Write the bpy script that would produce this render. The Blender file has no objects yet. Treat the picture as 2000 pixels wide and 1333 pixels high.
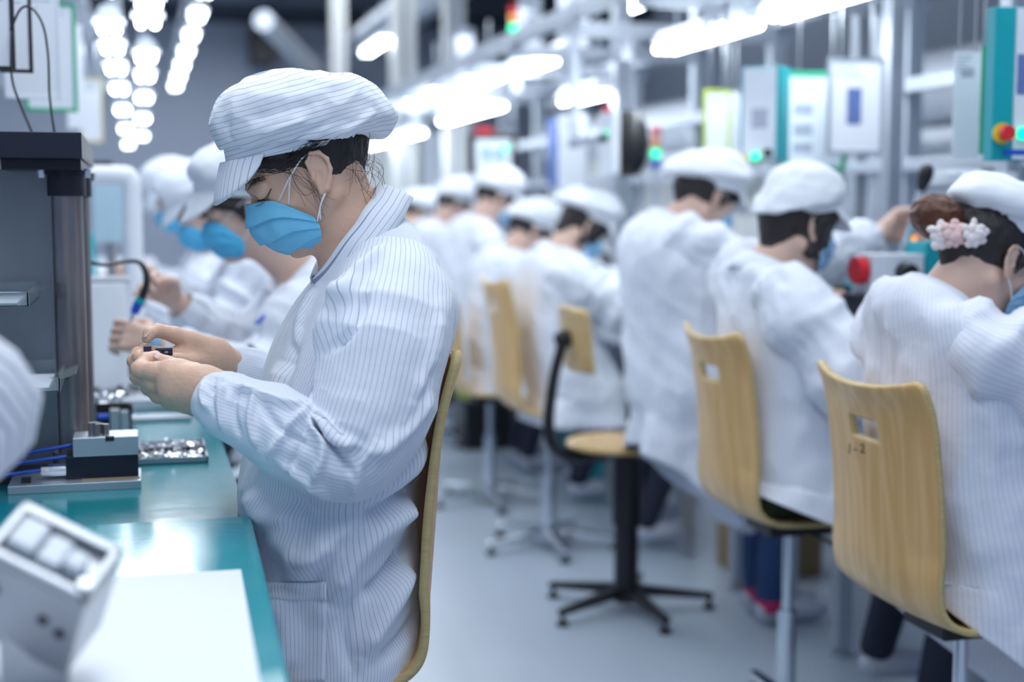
import bpy, bmesh, math, random
import numpy as np
from mathutils import Vector, Matrix
random.seed(7)
S = bpy.context.scene
COL = S.collection
# ------------------------------------------------ camera, world, exposure
CAM = np.array([0.0, 0.0, 1.33]); FPX = 2778.0
YAW, PIT = math.radians(14.66), math.radians(5.47)
F_ = np.array([math.sin(YAW)*math.cos(PIT), math.cos(YAW)*math.cos(PIT), -math.sin(PIT)])
R_ = np.array([math.cos(YAW), -math.sin(YAW), 0.0])
U_ = np.cross(R_, F_)
cd = bpy.data.cameras.new('camera'); cam = bpy.data.objects.new('camera', cd); COL.objects.link(cam)
cam.location = CAM; cam.rotation_euler = (math.pi/2-PIT, 0, -YAW)
cd.sensor_width = 36; cd.lens = 50.0; cd.clip_start = 0.05; cd.clip_end = 100
cd.dof.use_dof = True; cd.dof.focus_distance = 2.12; cd.dof.aperture_fstop = 1.9
S.camera = cam
S.view_settings.view_transform = 'Standard'; S.view_settings.look = 'None'
S.view_settings.gamma = 1; S.view_settings.use_curve_mapping = False
S.view_settings.exposure = 0.22
w = bpy.data.worlds.new('world'); S.world = w; w.use_nodes = True
w.node_tree.nodes['Background'].inputs[0].default_value = (0.46, 0.66, 1.0, 1)
w.node_tree.nodes['Background'].inputs[1].default_value = 0.40
def area(name, loc, sx, sy, power, rot=(0,0,0), col=(0.86,0.93,1.0)):
    l = bpy.data.lights.new(name, 'AREA'); l.shape = 'RECTANGLE'; l.size = sx; l.size_y = sy
    l.energy = power; l.color = col
    o = bpy.data.objects.new(name, l); COL.objects.link(o); o.location = loc; o.rotation_euler = rot
    return o
# area lights for the luminaire rows above both benches and the aisle, then an added fill
area('luminaire_fill_light', (0.05, 5.0, 2.62), 0.5, 11.0, 70)
area('luminaire_fill_light', (1.95, 6.0, 2.45), 0.5, 9.5, 52)
area('luminaire_fill_light', (0.95, 3.0, 4.2), 1.2, 9.0, 90)
area('luminaire_fill_light', (0.9, 13.0, 4.1), 3.0, 5.0, 260)  # added area light with no fixture, lifts the dark far wall

# ------------------------------------------------ pixel <-> world helpers (photo pixels, used only to read positions off)
def ray(px, py):
    d = F_ + R_*((px-1000)/FPX) + U_*((666.5-py)/FPX)
    return d
def atD(px, py, zc): return CAM + ray(px, py)*zc
def onY(px, py, Y): d = ray(px, py); return CAM + d*((Y-CAM[1])/d[1])
def onX(px, py, X): d = ray(px, py); return CAM + d*((X-CAM[0])/d[0])
def onZ(px, py, Z): d = ray(px, py); return CAM + d*((Z-CAM[2])/d[2])
def toPx(v):
    v = np.asarray(v, float)-CAM
    zc = v@F_
    return np.stack([1000+FPX*(v@R_)/zc, 666.5-FPX*(v@U_)/zc], -1)
# ------------------------------------------------ materials
MATS = {}
def _n(nt, t, **k):
    n = nt.nodes.new(t)
    for a, b in k.items(): setattr(n, a, b)
    return n
def mat(name, col, rough=0.5, metal=0.0, var=0.06, scale=20.0, bump=0.0, bscale=60.0, emit=None, es=0, trans=0.0, alpha=1.0, coat=0.0, sss=0.0, stretch=None, spec=None, ior=None):
    if name in MATS: return MATS[name]
    m = bpy.data.materials.new(name); m.use_nodes = True; nt = m.node_tree
    b = nt.nodes['Principled BSDF']
    b.inputs['Roughness'].default_value = rough; b.inputs['Metallic'].default_value = metal
    tc = _n(nt, 'ShaderNodeTexCoord'); mp = _n(nt, 'ShaderNodeMapping')
    if stretch: mp.inputs['Scale'].default_value = stretch
    nt.links.new(tc.outputs['Object'], mp.inputs['Vector'])
    no = _n(nt, 'ShaderNodeTexNoise'); no.inputs['Scale'].default_value = scale; no.inputs['Detail'].default_value = 4
    nt.links.new(mp.outputs[0], no.inputs['Vector'])
    mx = _n(nt, 'ShaderNodeMix', data_type='RGBA')
    c = np.array(col)
    mx.inputs[6].default_value = (*np.clip(c*(1-var), 0, 1), 1); mx.inputs[7].default_value = (*np.clip(c*(1+var), 0, 1), 1)
    nt.links.new(no.outputs['Fac'], mx.inputs[0]); nt.links.new(mx.outputs[2], b.inputs['Base Color'])
    if bump:
        n2 = _n(nt, 'ShaderNodeTexNoise'); n2.inputs['Scale'].default_value = bscale; n2.inputs['Detail'].default_value = 5
        nt.links.new(mp.outputs[0], n2.inputs['Vector'])
        bp = _n(nt, 'ShaderNodeBump'); bp.inputs['Strength'].default_value = bump; bp.inputs['Distance'].default_value = 0.01
        nt.links.new(n2.outputs['Fac'], bp.inputs['Height']); nt.links.new(bp.outputs[0], b.inputs['Normal'])
    if emit is not None:
        b.inputs['Emission Color'].default_value = (*emit, 1); b.inputs['Emission Strength'].default_value = es
    if trans: b.inputs['Transmission Weight'].default_value = trans
    if ior: b.inputs['IOR'].default_value = ior
    if alpha < 1: b.inputs['Alpha'].default_value = alpha
    if coat: b.inputs['Coat Weight'].default_value = coat; b.inputs['Coat Roughness'].default_value = 0.08
    if sss:
        b.inputs['Subsurface Weight'].default_value = sss; b.inputs['Subsurface Radius'].default_value = (0.012, 0.004, 0.002); b.inputs['Subsurface Scale'].default_value = 1.0
    if spec is not None: b.inputs['Specular IOR Level'].default_value = spec
    MATS[name] = m; return m

def cloth_mat(name, base, stripe, spacing=0.0095, width=0.11, bump=0.25):
    m = bpy.data.materials.new(name); m.use_nodes = True; nt = m.node_tree; b = nt.nodes['Principled BSDF']
    b.inputs['Roughness'].default_value = 0.85
    b.inputs['Specular IOR Level'].default_value = 0.25
    b.inputs['Sheen Weight'].default_value = 0.15
    at = _n(nt, 'ShaderNodeAttribute', attribute_name='stripe')
    dv = _n(nt, 'ShaderNodeMath', operation='DIVIDE'); dv.inputs[1].default_value = spacing
    fr = _n(nt, 'ShaderNodeMath', operation='FRACT'); lt = _n(nt, 'ShaderNodeMath', operation='LESS_THAN'); lt.inputs[1].default_value = width
    nt.links.new(at.outputs['Fac'], dv.inputs[0]); nt.links.new(dv.outputs[0], fr.inputs[0]); nt.links.new(fr.outputs[0], lt.inputs[0])
    tc = _n(nt, 'ShaderNodeTexCoord'); no = _n(nt, 'ShaderNodeTexNoise'); no.inputs['Scale'].default_value = 28; no.inputs['Detail'].default_value = 6
    nt.links.new(tc.outputs['Object'], no.inputs['Vector'])
    mx = _n(nt, 'ShaderNodeMix', data_type='RGBA'); mx.inputs[6].default_value = (*base, 1); mx.inputs[7].default_value = (*stripe, 1)
    ml = _n(nt, 'ShaderNodeMath', operation='MULTIPLY'); ml.inputs[1].default_value = 0.85
    nt.links.new(lt.outputs[0], ml.inputs[0]); nt.links.new(ml.outputs[0], mx.inputs[0]); nt.links.new(mx.outputs[2], b.inputs['Base Color'])
    bp = _n(nt, 'ShaderNodeBump'); bp.inputs['Strength'].default_value = bump; bp.inputs['Distance'].default_value = 0.012
    nt.links.new(no.outputs['Fac'], bp.inputs['Height']); nt.links.new(bp.outputs[0], b.inputs['Normal'])
    MATS[name] = m; return m
def wood_mat(name, c1, c2, sc=(1.2, 14, 1.2), rot=(0,0,0)):
    m = bpy.data.materials.new(name); m.use_nodes = True; nt = m.node_tree; b = nt.nodes['Principled BSDF']
    b.inputs['Roughness'].default_value = 0.38; b.inputs['Coat Weight'].default_value = 0.15
    tc = _n(nt, 'ShaderNodeTexCoord'); mp = _n(nt, 'ShaderNodeMapping'); mp.inputs['Scale'].default_value = sc; mp.inputs['Rotation'].default_value = rot
    no = _n(nt, 'ShaderNodeTexNoise'); no.inputs['Scale'].default_value = 1.6; no.inputs['Detail'].default_value = 2
    wv = _n(nt, 'ShaderNodeMath', operation='MULTIPLY'); wv.inputs[1].default_value = 9.0
    fr = _n(nt, 'ShaderNodeMath', operation='PINGPONG'); fr.inputs[1].default_value = 1.0
    fn = _n(nt, 'ShaderNodeTexNoise'); fn.inputs['Scale'].default_value = 25; fn.inputs['Detail'].default_value = 3
    nt.links.new(tc.outputs['Object'], mp.inputs[0]); nt.links.new(mp.outputs[0], no.inputs['Vector']); nt.links.new(mp.outputs[0], fn.inputs['Vector'])
    nt.links.new(no.outputs['Fac'], wv.inputs[0]); nt.links.new(wv.outputs[0], fr.inputs[0])
    ad = _n(nt, 'ShaderNodeMath', operation='MULTIPLY_ADD'); ad.inputs[1].default_value = 0.35
    nt.links.new(fn.outputs['Fac'], ad.inputs[0]); nt.links.new(fr.outputs[0], ad.inputs[2])
    mx = _n(nt, 'ShaderNodeMix', data_type='RGBA'); mx.inputs[6].default_value = (*c1, 1); mx.inputs[7].default_value = (*c2, 1)
    nt.links.new(ad.outputs[0], mx.inputs[0]); nt.links.new(mx.outputs[2], b.inputs['Base Color'])
    MATS[name] = m; return m

M = {}
M['coat'] = cloth_mat('white_pinstripe_cotton', (0.80,0.84,0.92), (0.20,0.24,0.40), spacing=0.0095, width=0.085)
M['cap'] = cloth_mat('cap_pinstripe_cotton', (0.84,0.87,0.93), (0.25,0.29,0.42), spacing=0.0075, width=0.10)
M['plaincoat'] = cloth_mat('white_work_cotton', (0.82,0.85,0.92), (0.60,0.65,0.80), spacing=0.0095, width=0.13)
M['skin'] = mat('skin', (0.74,0.47,0.34), 0.5, var=0.08, scale=14, bump=0.08, bscale=220, sss=0.12)
M['skinpale'] = mat('skin_fair', (0.74,0.50,0.40), 0.5, var=0.06, scale=14, sss=0.12)
M['hair'] = mat('black_hair', (0.022,0.017,0.017), 0.42, var=0.5, scale=60, bump=0.5, bscale=120, stretch=(1,1,0.15))
M['hairbrown'] = mat('dyed_brown_hair', (0.10,0.03,0.012), 0.45, var=0.5, scale=40, bump=0.5, bscale=90, stretch=(1,.2,1))
M['mask'] = mat('blue_mask_fabric', (0.19,0.58,0.84), 0.75, var=0.10, scale=30, bump=0.15, bscale=300)
M['maskpale'] = mat('pale_blue_mask_fabric', (0.30,0.58,0.85), 0.75, var=0.06, scale=30, bump=0.15, bscale=300)
M['strap'] = mat('white_elastic', (0.82,0.82,0.86), 0.8)
M['lash'] = mat('dark_lash', (0.01,0.008,0.008), 0.6)
M['brow'] = mat('eyebrow_hair', (0.05,0.03,0.025), 0.8)
M['nail'] = mat('fingernail', (0.72,0.50,0.45), 0.3)
M['denim'] = mat('dark_blue_denim', (0.03,0.07,0.18), 0.85, var=0.25, scale=60, bump=0.2, bscale=200)
M['dark_trouser'] = mat('dark_trouser_cloth', (0.02,0.025,0.05), 0.85, var=0.2, scale=60)
M['shoe'] = mat('pale_canvas_shoe', (0.55,0.58,0.68), 0.7)
M['pink'] = mat('pink_sock', (0.75,0.03,0.16), 0.8)
M['ply'] = wood_mat('plywood_veneer', (0.80,0.53,0.24), (0.66,0.40,0.15), sc=(10,10,0.8))
M['ply2'] = wood_mat('plywood_seat_veneer', (0.66,0.46,0.20), (0.52,0.33,0.12), sc=(0.9,7,7))
M['plyedge'] = mat('plywood_edge', (0.58,0.44,0.20), 0.5, var=0.3, scale=30, stretch=(1,1,6))
M['chrome'] = mat('chrome', (0.72,0.75,0.80), 0.14, 1.0, var=0.03)
M['alu'] = mat('anodised_aluminium', (0.50,0.54,0.60), 0.40, 0.75, var=0.06, scale=8)
M['steel'] = mat('brushed_steel', (0.42,0.44,0.48), 0.32, 0.9, var=0.15, scale=12, bump=0.05, bscale=200)
M['darksteel'] = mat('blackened_steel', (0.010,0.013,0.028), 0.42, 0.2, var=0.3, scale=10)
M['pillar'] = mat('worn_steel_pillar', (0.24,0.22,0.225), 0.30, 0.85, var=0.6, scale=16, bump=0.1, bscale=40, stretch=(1,1,0.3))
M['plate'] = mat('grey_machine_plate', (0.23,0.26,0.30), 0.38, 0.5, var=0.15, scale=9, stretch=(1,1,0.5))
M['black'] = mat('black_plastic', (0.012,0.012,0.016), 0.4, var=0.2)
M['blackmetal'] = mat('black_painted_metal', (0.012,0.013,0.018), 0.32, 0.2, var=0.2)
M['whiteplastic'] = mat('white_plastic', (0.78,0.82,0.88), 0.4)
M['whitepaint'] = mat('white_painted_metal', (0.74,0.78,0.85), 0.35)
M['cream'] = mat('cream_painted_metal', (0.72,0.72,0.70), 0.4)
M['teal'] = mat('teal_rubber_mat', (0.0,0.20,0.235), 0.16, var=0.35, scale=5, bump=0.05, bscale=14, spec=0.9)
M['tealbox'] = mat('teal_painted_metal', (0.0,0.36,0.42), 0.4)
M['green'] = mat('green_plastic', (0.02,0.42,0.22), 0.4)
M['lime'] = mat('yellow_green_plastic', (0.50,0.62,0.0), 0.5)
M['yellow'] = mat('yellow_plastic', (0.80,0.60,0.03), 0.4)
M['red'] = mat('red_plastic', (0.70,0.02,0.03), 0.35)
M['blue'] = mat('blue_plastic', (0.01,0.09,0.55), 0.35)
M['paper'] = mat('white_paper', (0.84,0.87,0.93), 0.75, var=0.03, scale=6)
M['paperblue'] = mat('blue_tinted_print', (0.12,0.18,0.42), 0.7, var=0.3, scale=60)
M['print'] = mat('grey_printed_ink', (0.42,0.46,0.55), 0.7, var=0.4, scale=90)
M['clear'] = mat('clear_plastic', (0.85,0.92,0.98), 0.12, trans=0.92, ior=1.3)
M['tealglass'] = mat('teal_tinted_acrylic', (0.05,0.50,0.58), 0.12, var=0.1, trans=0.45, ior=1.35)
M['scrap'] = mat('shiny_metal_parts', (0.85,0.86,0.9), 0.18, 0.95)
M['led'] = mat('green_lamp', (0.0,0.8,0.4), 0.4, emit=(0.0,0.9,0.42), es=1.3)
M['orangeled'] = mat('orange_lamp', (0.9,0.35,0.05), 0.4, emit=(1.0,0.35,0.04), es=1.5)
M['tube'] = mat('fluorescent_tube', (1,1,1), 0.4, emit=(0.86,0.95,1.0), es=16)
M['rubber'] = mat('dark_rubber', (0.02,0.02,0.022), 0.7)
M['olive'] = mat('olive_cloth', (0.035,0.05,0.02), 0.9, var=0.2)

# ------------------------------------------------ numpy value noise
_rs = np.random.RandomState(3); _LT = _rs.rand(64,64,64)*2-1
def noise(p, f=1.0, off=0.0):
    q = np.asarray(p, float)*f + off + 1000.0
    i = np.floor(q).astype(int); t = q-i; t = t*t*(3-2*t); i &= 63; j = (i+1) & 63
    def L(a, b, c): return _LT[a, b, c]
    x0,y0,z0 = i[...,0],i[...,1],i[...,2]; x1,y1,z1 = j[...,0],j[...,1],j[...,2]
    tx,ty,tz = t[...,0],t[...,1],t[...,2]
    c00 = L(x0,y0,z0)*(1-tx)+L(x1,y0,z0)*tx; c10 = L(x0,y1,z0)*(1-tx)+L(x1,y1,z0)*tx
    c01 = L(x0,y0,z1)*(1-tx)+L(x1,y0,z1)*tx; c11 = L(x0,y1,z1)*(1-tx)+L(x1,y1,z1)*tx
    return (c00*(1-ty)+c10*ty)*(1-tz) + (c01*(1-ty)+c11*ty)*tz
def ridge(p, f=1.0, off=0.0): return 1-2*np.abs(noise(p, f, off))

# ------------------------------------------------ objects
def tag(o, label=None, cat=None, group=None, kind=None):
    if label: o['label'] = label
    if cat: o['category'] = cat
    if group: o['group'] = group
    if kind: o['kind'] = kind
    return o
def thing(name, loc, label, cat, group=None):
    o = bpy.data.objects.new(name, None); o.empty_display_size = 0.05; COL.objects.link(o); o.location = Vector(loc)
    return tag(o, label, cat, group)
def worldloc(o):
    l = np.array(o.location)
    while o.parent: o = o.parent; l = l+np.array(o.location)
    return l
def mesh(name, V, Fc, m, parent=None, smooth=True, stripe=None, subsurf=0, solid=0, bevel=0, auto=None, origin=None):
    V = np.asarray(V, float)
    if parent is None:
        o0 = np.array(origin) if origin is not None else V.mean(0)*np.array([1,1,0])+np.array([0,0,V[:,2].min()])
    else: o0 = worldloc(parent)
    me = bpy.data.meshes.new(name)
    me.from_pydata((V-o0).tolist(), [], Fc if isinstance(Fc, list) else Fc.tolist()); me.update()
    if stripe is not None:
        a = me.attributes.new('stripe', 'FLOAT', 'POINT'); a.data.foreach_set('value', np.asarray(stripe, np.float32))
    ms = m if isinstance(m, (list, tuple)) else [m]
    for k in ms: me.materials.append(M[k] if isinstance(k, str) else k)
    me.polygons.foreach_set('use_smooth', [smooth]*len(me.polygons))
    ob = bpy.data.objects.new(name, me); COL.objects.link(ob)
    if parent is None: ob.location = Vector(o0)
    else: ob.parent = parent
    if auto and smooth:
        me.set_sharp_from_angle(angle=math.radians(auto))
    if solid:
        s = ob.modifiers.new('solid', 'SOLIDIFY'); s.thickness = solid; s.offset = 0
    if bevel:
        s = ob.modifiers.new('bevel', 'BEVEL'); s.width = bevel; s.segments = 2; s.limit_method = 'ANGLE'
    if subsurf:
        s = ob.modifiers.new('sub', 'SUBSURF'); s.levels = subsurf; s.render_levels = subsurf
    return ob
class MB:
    def __init__(s): s.V = []; s.F = []; s.mi = []; s.n = 0
    def add(s, V, F, mi=0):
        V = np.asarray(V, float); s.V.append(V); s.F += [[int(a)+s.n for a in f] for f in F]; s.mi += [mi]*len(F); s.n += len(V); return s
    def box(s, c, d, rz=0, ry=0, rx=0, mi=0):
        c = np.array(c, float); h = np.array(d, float)/2
        P = np.array([[x,y,z] for x in (-1,1) for y in (-1,1) for z in (-1,1)])*h
        Rm = np.array(Matrix.Rotation(rz,3,'Z') @ Matrix.Rotation(ry,3,'Y') @ Matrix.Rotation(rx,3,'X'))
        return s.add(P@Rm.T+c, [[0,1,3,2],[4,6,7,5],[0,4,5,1],[2,3,7,6],[0,2,6,4],[1,5,7,3]], mi)
    def box2(s, lo, hi, mi=0):
        lo = np.array(lo, float); hi = np.array(hi, float); return s.box((lo+hi)/2, np.abs(hi-lo), mi=mi)
    def cyl(s, a, b, r1, r2=None, n=20, mi=0):
        a = np.array(a, float); b = np.array(b, float); r2 = r1 if r2 is None else r2
        d = b-a; d = d/np.linalg.norm(d); u = np.cross(d, [0,0,1.0] if abs(d[2]) < .9 else [1.0,0,0]); u /= np.linalg.norm(u); v = np.cross(d, u)
        t = np.linspace(0, 2*math.pi, n, endpoint=False); c = np.cos(t)[:,None]*u+np.sin(t)[:,None]*v
        V = np.vstack([a+c*r1, b+c*r2]); F = [[i,(i+1)%n,(i+1)%n+n,i+n] for i in range(n)]+[list(range(n))[::-1], list(range(n,2*n))]
        return s.add(V, F, mi)
    def tube(s, pts, r, n=10, mi=0, sub=6):
        V, F, _ = sweep(pts, r, n, sub, caps=True); return s.add(V, F, mi)
    def sph(s, c, r, n=14, mi=0):
        r = np.array(r if np.ndim(r) else [r]*3, float); V = []; F = []
        m = n//2+1
        for i in range(m+1):
            a = math.pi*i/m
            for j in range(n):
                b = 2*math.pi*j/n; V.append([math.sin(a)*math.cos(b), math.sin(a)*math.sin(b), math.cos(a)])
        for i in range(m):
            for j in range(n): F.append([i*n+j,(i+1)*n+j,(i+1)*n+(j+1)%n,i*n+(j+1)%n])
        return s.add(np.array(V)*r+np.array(c), F, mi)
    def lathe(s, c, prof, n=24, mi=0):
        V = []; F = []; k = len(prof)
        for r, z in prof:
            for j in range(n):
                b = 2*math.pi*j/n; V.append([c[0]+r*math.cos(b), c[1]+r*math.sin(b), c[2]+z])
        for i in range(k-1):
            for j in range(n): F.append([i*n+j,i*n+(j+1)%n,(i+1)*n+(j+1)%n,(i+1)*n+j])
        F.append(list(range(n))[::-1]); F.append(list(range((k-1)*n, k*n)))
        return s.add(V, F, mi)
    def build(s, name, m, parent=None, smooth=False, **k):
        V = np.vstack(s.V)
        ob = mesh(name, V, s.F, m, parent, smooth=smooth, **k)
        if max(s.mi) > 0: ob.data.polygons.foreach_set('material_index', s.mi)
        return ob
def catmull(K, n):
    K = np.asarray(K, float); m = len(K); t = np.linspace(0, m-1, n); i = np.clip(t.astype(int), 0, m-2); f = (t-i)[:,None]
    P = np.vstack([2*K[0]-K[1], K, 2*K[-1]-K[-2]])
    p0,p1,p2,p3 = P[i],P[i+1],P[i+2],P[i+3]
    return .5*((2*p1)+(-p0+p2)*f+(2*p0-5*p1+4*p2-p3)*f*f+(-p0+3*p1-3*p2+p3)*f**3)
def frames(P, up=None):
    T = np.gradient(P, axis=0); T /= np.linalg.norm(T, axis=1)[:,None]+1e-12
    u = np.array(up if up is not None else ([0,0,1.0] if abs(T[0][2]) < .9 else [0,1.0,0])); U = []
    for t in T:
        u = u-t*(u@t); u = u/(np.linalg.norm(u)+1e-12); U.append(u)
    U = np.array(U); return T, U, np.cross(T, U)
def sweep(pts, r, n=12, sub=8, caps=True, up=None, flat=1.0):
    pts = np.asarray(pts, float); K = len(pts)
    rr = np.asarray(r if np.ndim(r) else [r]*K, float)
    N = (K-1)*sub+1 if K > 2 else 2
    Q = catmull(np.hstack([pts, rr[:,None]]), N) if K > 2 else np.hstack([pts, rr[:,None]])
    P = Q[:,:3]; T, U, W = frames(P, up)
    t = np.linspace(0, 2*math.pi, n, endpoint=False)
    V = P[:,None]+(np.cos(t)[None,:,None]*U[:,None]+flat*np.sin(t)[None,:,None]*W[:,None])*Q[:,3][:,None,None]
    V = V.reshape(-1,3); F = grid_faces(N, n)
    if caps: F = F+[list(range(n)), list(range((N-1)*n, N*n))[::-1]]
    return V, F, (P, T, U, W)
def grid_faces(N, n, closed=True):
    F = []
    for i in range(N-1):
        for j in range(n if closed else n-1):
            F.append([i*n+j,(i+1)*n+j,(i+1)*n+(j+1)%n,i*n+(j+1)%n])
    return F
def vnormals(V, F):
    Fa = np.array([f[:4] if len(f) >= 4 else f+[f[-1]] for f in F if len(f) <= 4]); a = V[Fa]
    nf = np.cross(a[:,2]-a[:,0], a[:,3]-a[:,1]); N = np.zeros_like(V)
    for k in range(4): np.add.at(N, Fa[:,k], nf)
    N = N/(np.linalg.norm(N, axis=1)[:,None]+1e-12)
    if ((V-V.mean(0))*N).sum() < 0: N = -N
    return N
def seglen(P, pts):
    """distance from each P to a polyline, and the parameter"""
    best = np.full(len(P), 1e9); par = np.zeros(len(P)); m = len(pts)-1
    for i in range(m):
        a, b = np.array(pts[i], float), np.array(pts[i+1], float); d = b-a
        t = np.clip(((P-a)@d)/(d@d), 0, 1); q = np.linalg.norm(P-a-t[:,None]*d, axis=1)
        k = q < best; best[k] = q[k]; par[k] = (i+t[k])/m
    return best, par
FOLDK = 1.7
def pxfolds(V, N, folds):
    """cloth folds laid along lines read off the photo, on the side that faces the lens; height in metres, width in pixels"""
    px = toPx(V); face = np.clip(-(N@F_)*2.0-0.15, 0, 1)
    D = np.zeros(len(V))
    for pts, wd, h in folds:
        h = h*FOLDK; wd = wd*.85
        pts = catmull(pts, 14) if len(pts) > 2 else np.array(pts, float)
        d, t = seglen(px, pts)
        D += h*np.exp(-(d/wd)**2)*face*np.clip(np.sin(math.pi*np.clip(t, .04, .96))*1.8, 0, 1)
    return V+N*D[:,None]

# ------------------------------------------------ implicit surfaces -> one continuous skin
class Field:
    def __init__(s, lo, hi, h):
        s.lo = np.array(lo, float); s.h = h; s.n = np.ceil((np.array(hi)-s.lo)/h).astype(int)+1
        s.g = np.full(s.n, 0.03, np.float32)
        s.ax = [s.lo[k]+np.arange(s.n[k])*h for k in range(3)]
    def sl(s, lo, hi):
        a = np.clip(np.floor((lo-s.lo)/s.h).astype(int), 0, s.n); b = np.clip(np.ceil((hi-s.lo)/s.h).astype(int)+1, 0, s.n)
        return tuple(slice(a[k], b[k]) for k in range(3))
    def pts(s, sl): return np.stack(np.meshgrid(s.ax[0][sl[0]], s.ax[1][sl[1]], s.ax[2][sl[2]], indexing='ij'), -1)
    def comb(s, sl, d, k, sub):
        g = s.g[sl]; d = d.astype(np.float32)
        if sub:
            d = -d; h = np.clip(.5-.5*(g-d)/k, 0, 1); s.g[sl] = g*(1-h)+d*h+k*h*(1-h)
        else:
            h = np.clip(.5+.5*(g-d)/k, 0, 1); s.g[sl] = g*(1-h)+d*h-k*h*(1-h)
    def rc(s, a, b, r1, r2=None, k=.008, sub=False):
        r2 = r1 if r2 is None else r2; a = np.array(a, float); b = np.array(b, float); m = max(r1, r2)+.03+k
        sl = s.sl(np.minimum(a,b)-m, np.maximum(a,b)+m)
        P = s.pts(sl)
        if P.size == 0: return s
        d = b-a; t = np.clip(((P-a)@d)/(d@d+1e-12), 0, 1)
        s.comb(sl, np.linalg.norm(P-a-t[...,None]*d, axis=-1)-(r1+(r2-r1)*t), k, sub); return s
    def chain(s, pts, rs, k=.006):
        for i in range(len(pts)-1): s.rc(pts[i], pts[i+1], rs[i], rs[i+1], k)
        return s
    def ell(s, c, r, R=None, k=.008, sub=False):
        c = np.array(c, float); r = np.array(r, float); m = r.max()+.03+k; sl = s.sl(c-m, c+m); P = s.pts(sl)-c
        if P.size == 0: return s
        if R is not None: P = P@R
        q = np.linalg.norm(P/r, axis=-1); q2 = np.linalg.norm(P/(r*r), axis=-1)+1e-9
        s.comb(sl, q*(q-1)/q2, k, sub); return s
    def mesh(s):
        g = s.g; ins = g < 0; nx, ny, nz = g.shape
        c = np.zeros((nx-1,ny-1,nz-1), np.int8)
        for a in (0,1):
            for b in (0,1):
                for d in (0,1): c += ins[a:nx-1+a, b:ny-1+b, d:nz-1+d]
        act = (c > 0) & (c < 8); I = np.argwhere(act); idx = np.full(act.shape, -1, np.int64); idx[act] = np.arange(len(I))
        acc = np.zeros((len(I),3)); cnt = np.zeros(len(I))
        cor = [(a,b,d) for a in (0,1) for b in (0,1) for d in (0,1)]
        for A in cor:
            for B in cor:
                if sum(abs(A[q]-B[q]) for q in range(3)) == 1 and A < B:
                    ga = g[I[:,0]+A[0], I[:,1]+A[1], I[:,2]+A[2]]; gb = g[I[:,0]+B[0], I[:,1]+B[1], I[:,2]+B[2]]
                    m = (ga < 0) != (gb < 0); t = ga[m]/(ga[m]-gb[m])
                    acc[m] += np.array(A)+t[:,None]*(np.array(B)-np.array(A)); cnt[m] += 1
        V = s.lo+(I+acc/cnt[:,None])*s.h; F = []
        for ax in range(3):
            sl0 = [slice(None)]*3; sl1 = [slice(None)]*3; sl0[ax] = slice(0,-1); sl1[ax] = slice(1,None)
            a = ins[tuple(sl0)]; b = ins[tuple(sl1)]; E = np.argwhere(a != b)
            o = [k for k in range(3) if k != ax]
            ok = (E[:,o[0]] > 0) & (E[:,o[1]] > 0) & (E[:,o[0]] < g.shape[o[0]]-1) & (E[:,o[1]] < g.shape[o[1]]-1); E = E[ok]
            q = []
            for da, db in ((-1,-1),(0,-1),(0,0),(-1,0)):
                e = E.copy(); e[:,o[0]] += da; e[:,o[1]] += db; q.append(idx[e[:,0],e[:,1],e[:,2]])
            q = np.stack(q, 1); fl = a[E[:,0],E[:,1],E[:,2]]
            if ax == 1: fl = ~fl
            q[~fl] = q[~fl][:,::-1]; F.append(q)
        F = np.vstack(F); return V, F
def rotm(ax, a): return np.array(Matrix.Rotation(a, 3, ax))
# ------------------------------------------------ people: body, hair, cap, mask, coat
def nrm(v): v = np.array(v, float); return v/(np.linalg.norm(v)+1e-12)
def frameR(yaw, pitch=0.0, roll=0.0):
    """columns: forward, left, up. yaw = world heading of forward; pitch = looking down; roll = tilt to the left"""
    f0 = np.array([math.cos(yaw), math.sin(yaw), 0]); l = np.array([-math.sin(yaw), math.cos(yaw), 0]); u0 = np.array([0,0,1.0])
    f = f0*math.cos(pitch)-u0*math.sin(pitch); u = np.cross(f, l)
    l2 = l*math.cos(roll)-u*math.sin(roll); u2 = np.cross(f, l2)
    return np.stack([f, l2, u2], 1)
def loftFB(o, R, keys, N=90, n=96, sc=1.0, expo=2.0):
    """rings through a front and a back point of the sagittal plane: keys (fx,fz,bx,bz,halfwidth)"""
    K = catmull(np.array(keys, float), N)
    th = np.linspace(0, 2*math.pi, n+1)
    c, s_ = np.cos(th), np.sin(th)
    cc = np.sign(c)*np.abs(c)**(2/expo); ss = np.sign(s_)*np.abs(s_)**(2/expo)
    Fp = np.stack([K[:,0], 0*K[:,0], K[:,1]], 1); Bp = np.stack([K[:,2], 0*K[:,0], K[:,3]], 1)
    C = (Fp+Bp)/2; A = (Fp-Bp)/2
    L = C[:,None]+A[:,None]*cc[None,:,None]; L[:,:,1] += K[:,4][:,None]*ss[None,:]
    V = (L.reshape(-1,3)*sc)@R.T+np.array(o)
    TH = np.tile(th, N); U = np.repeat(np.linspace(0,1,N), n+1)
    return V, grid_faces(N, n+1, closed=False), TH, U
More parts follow.
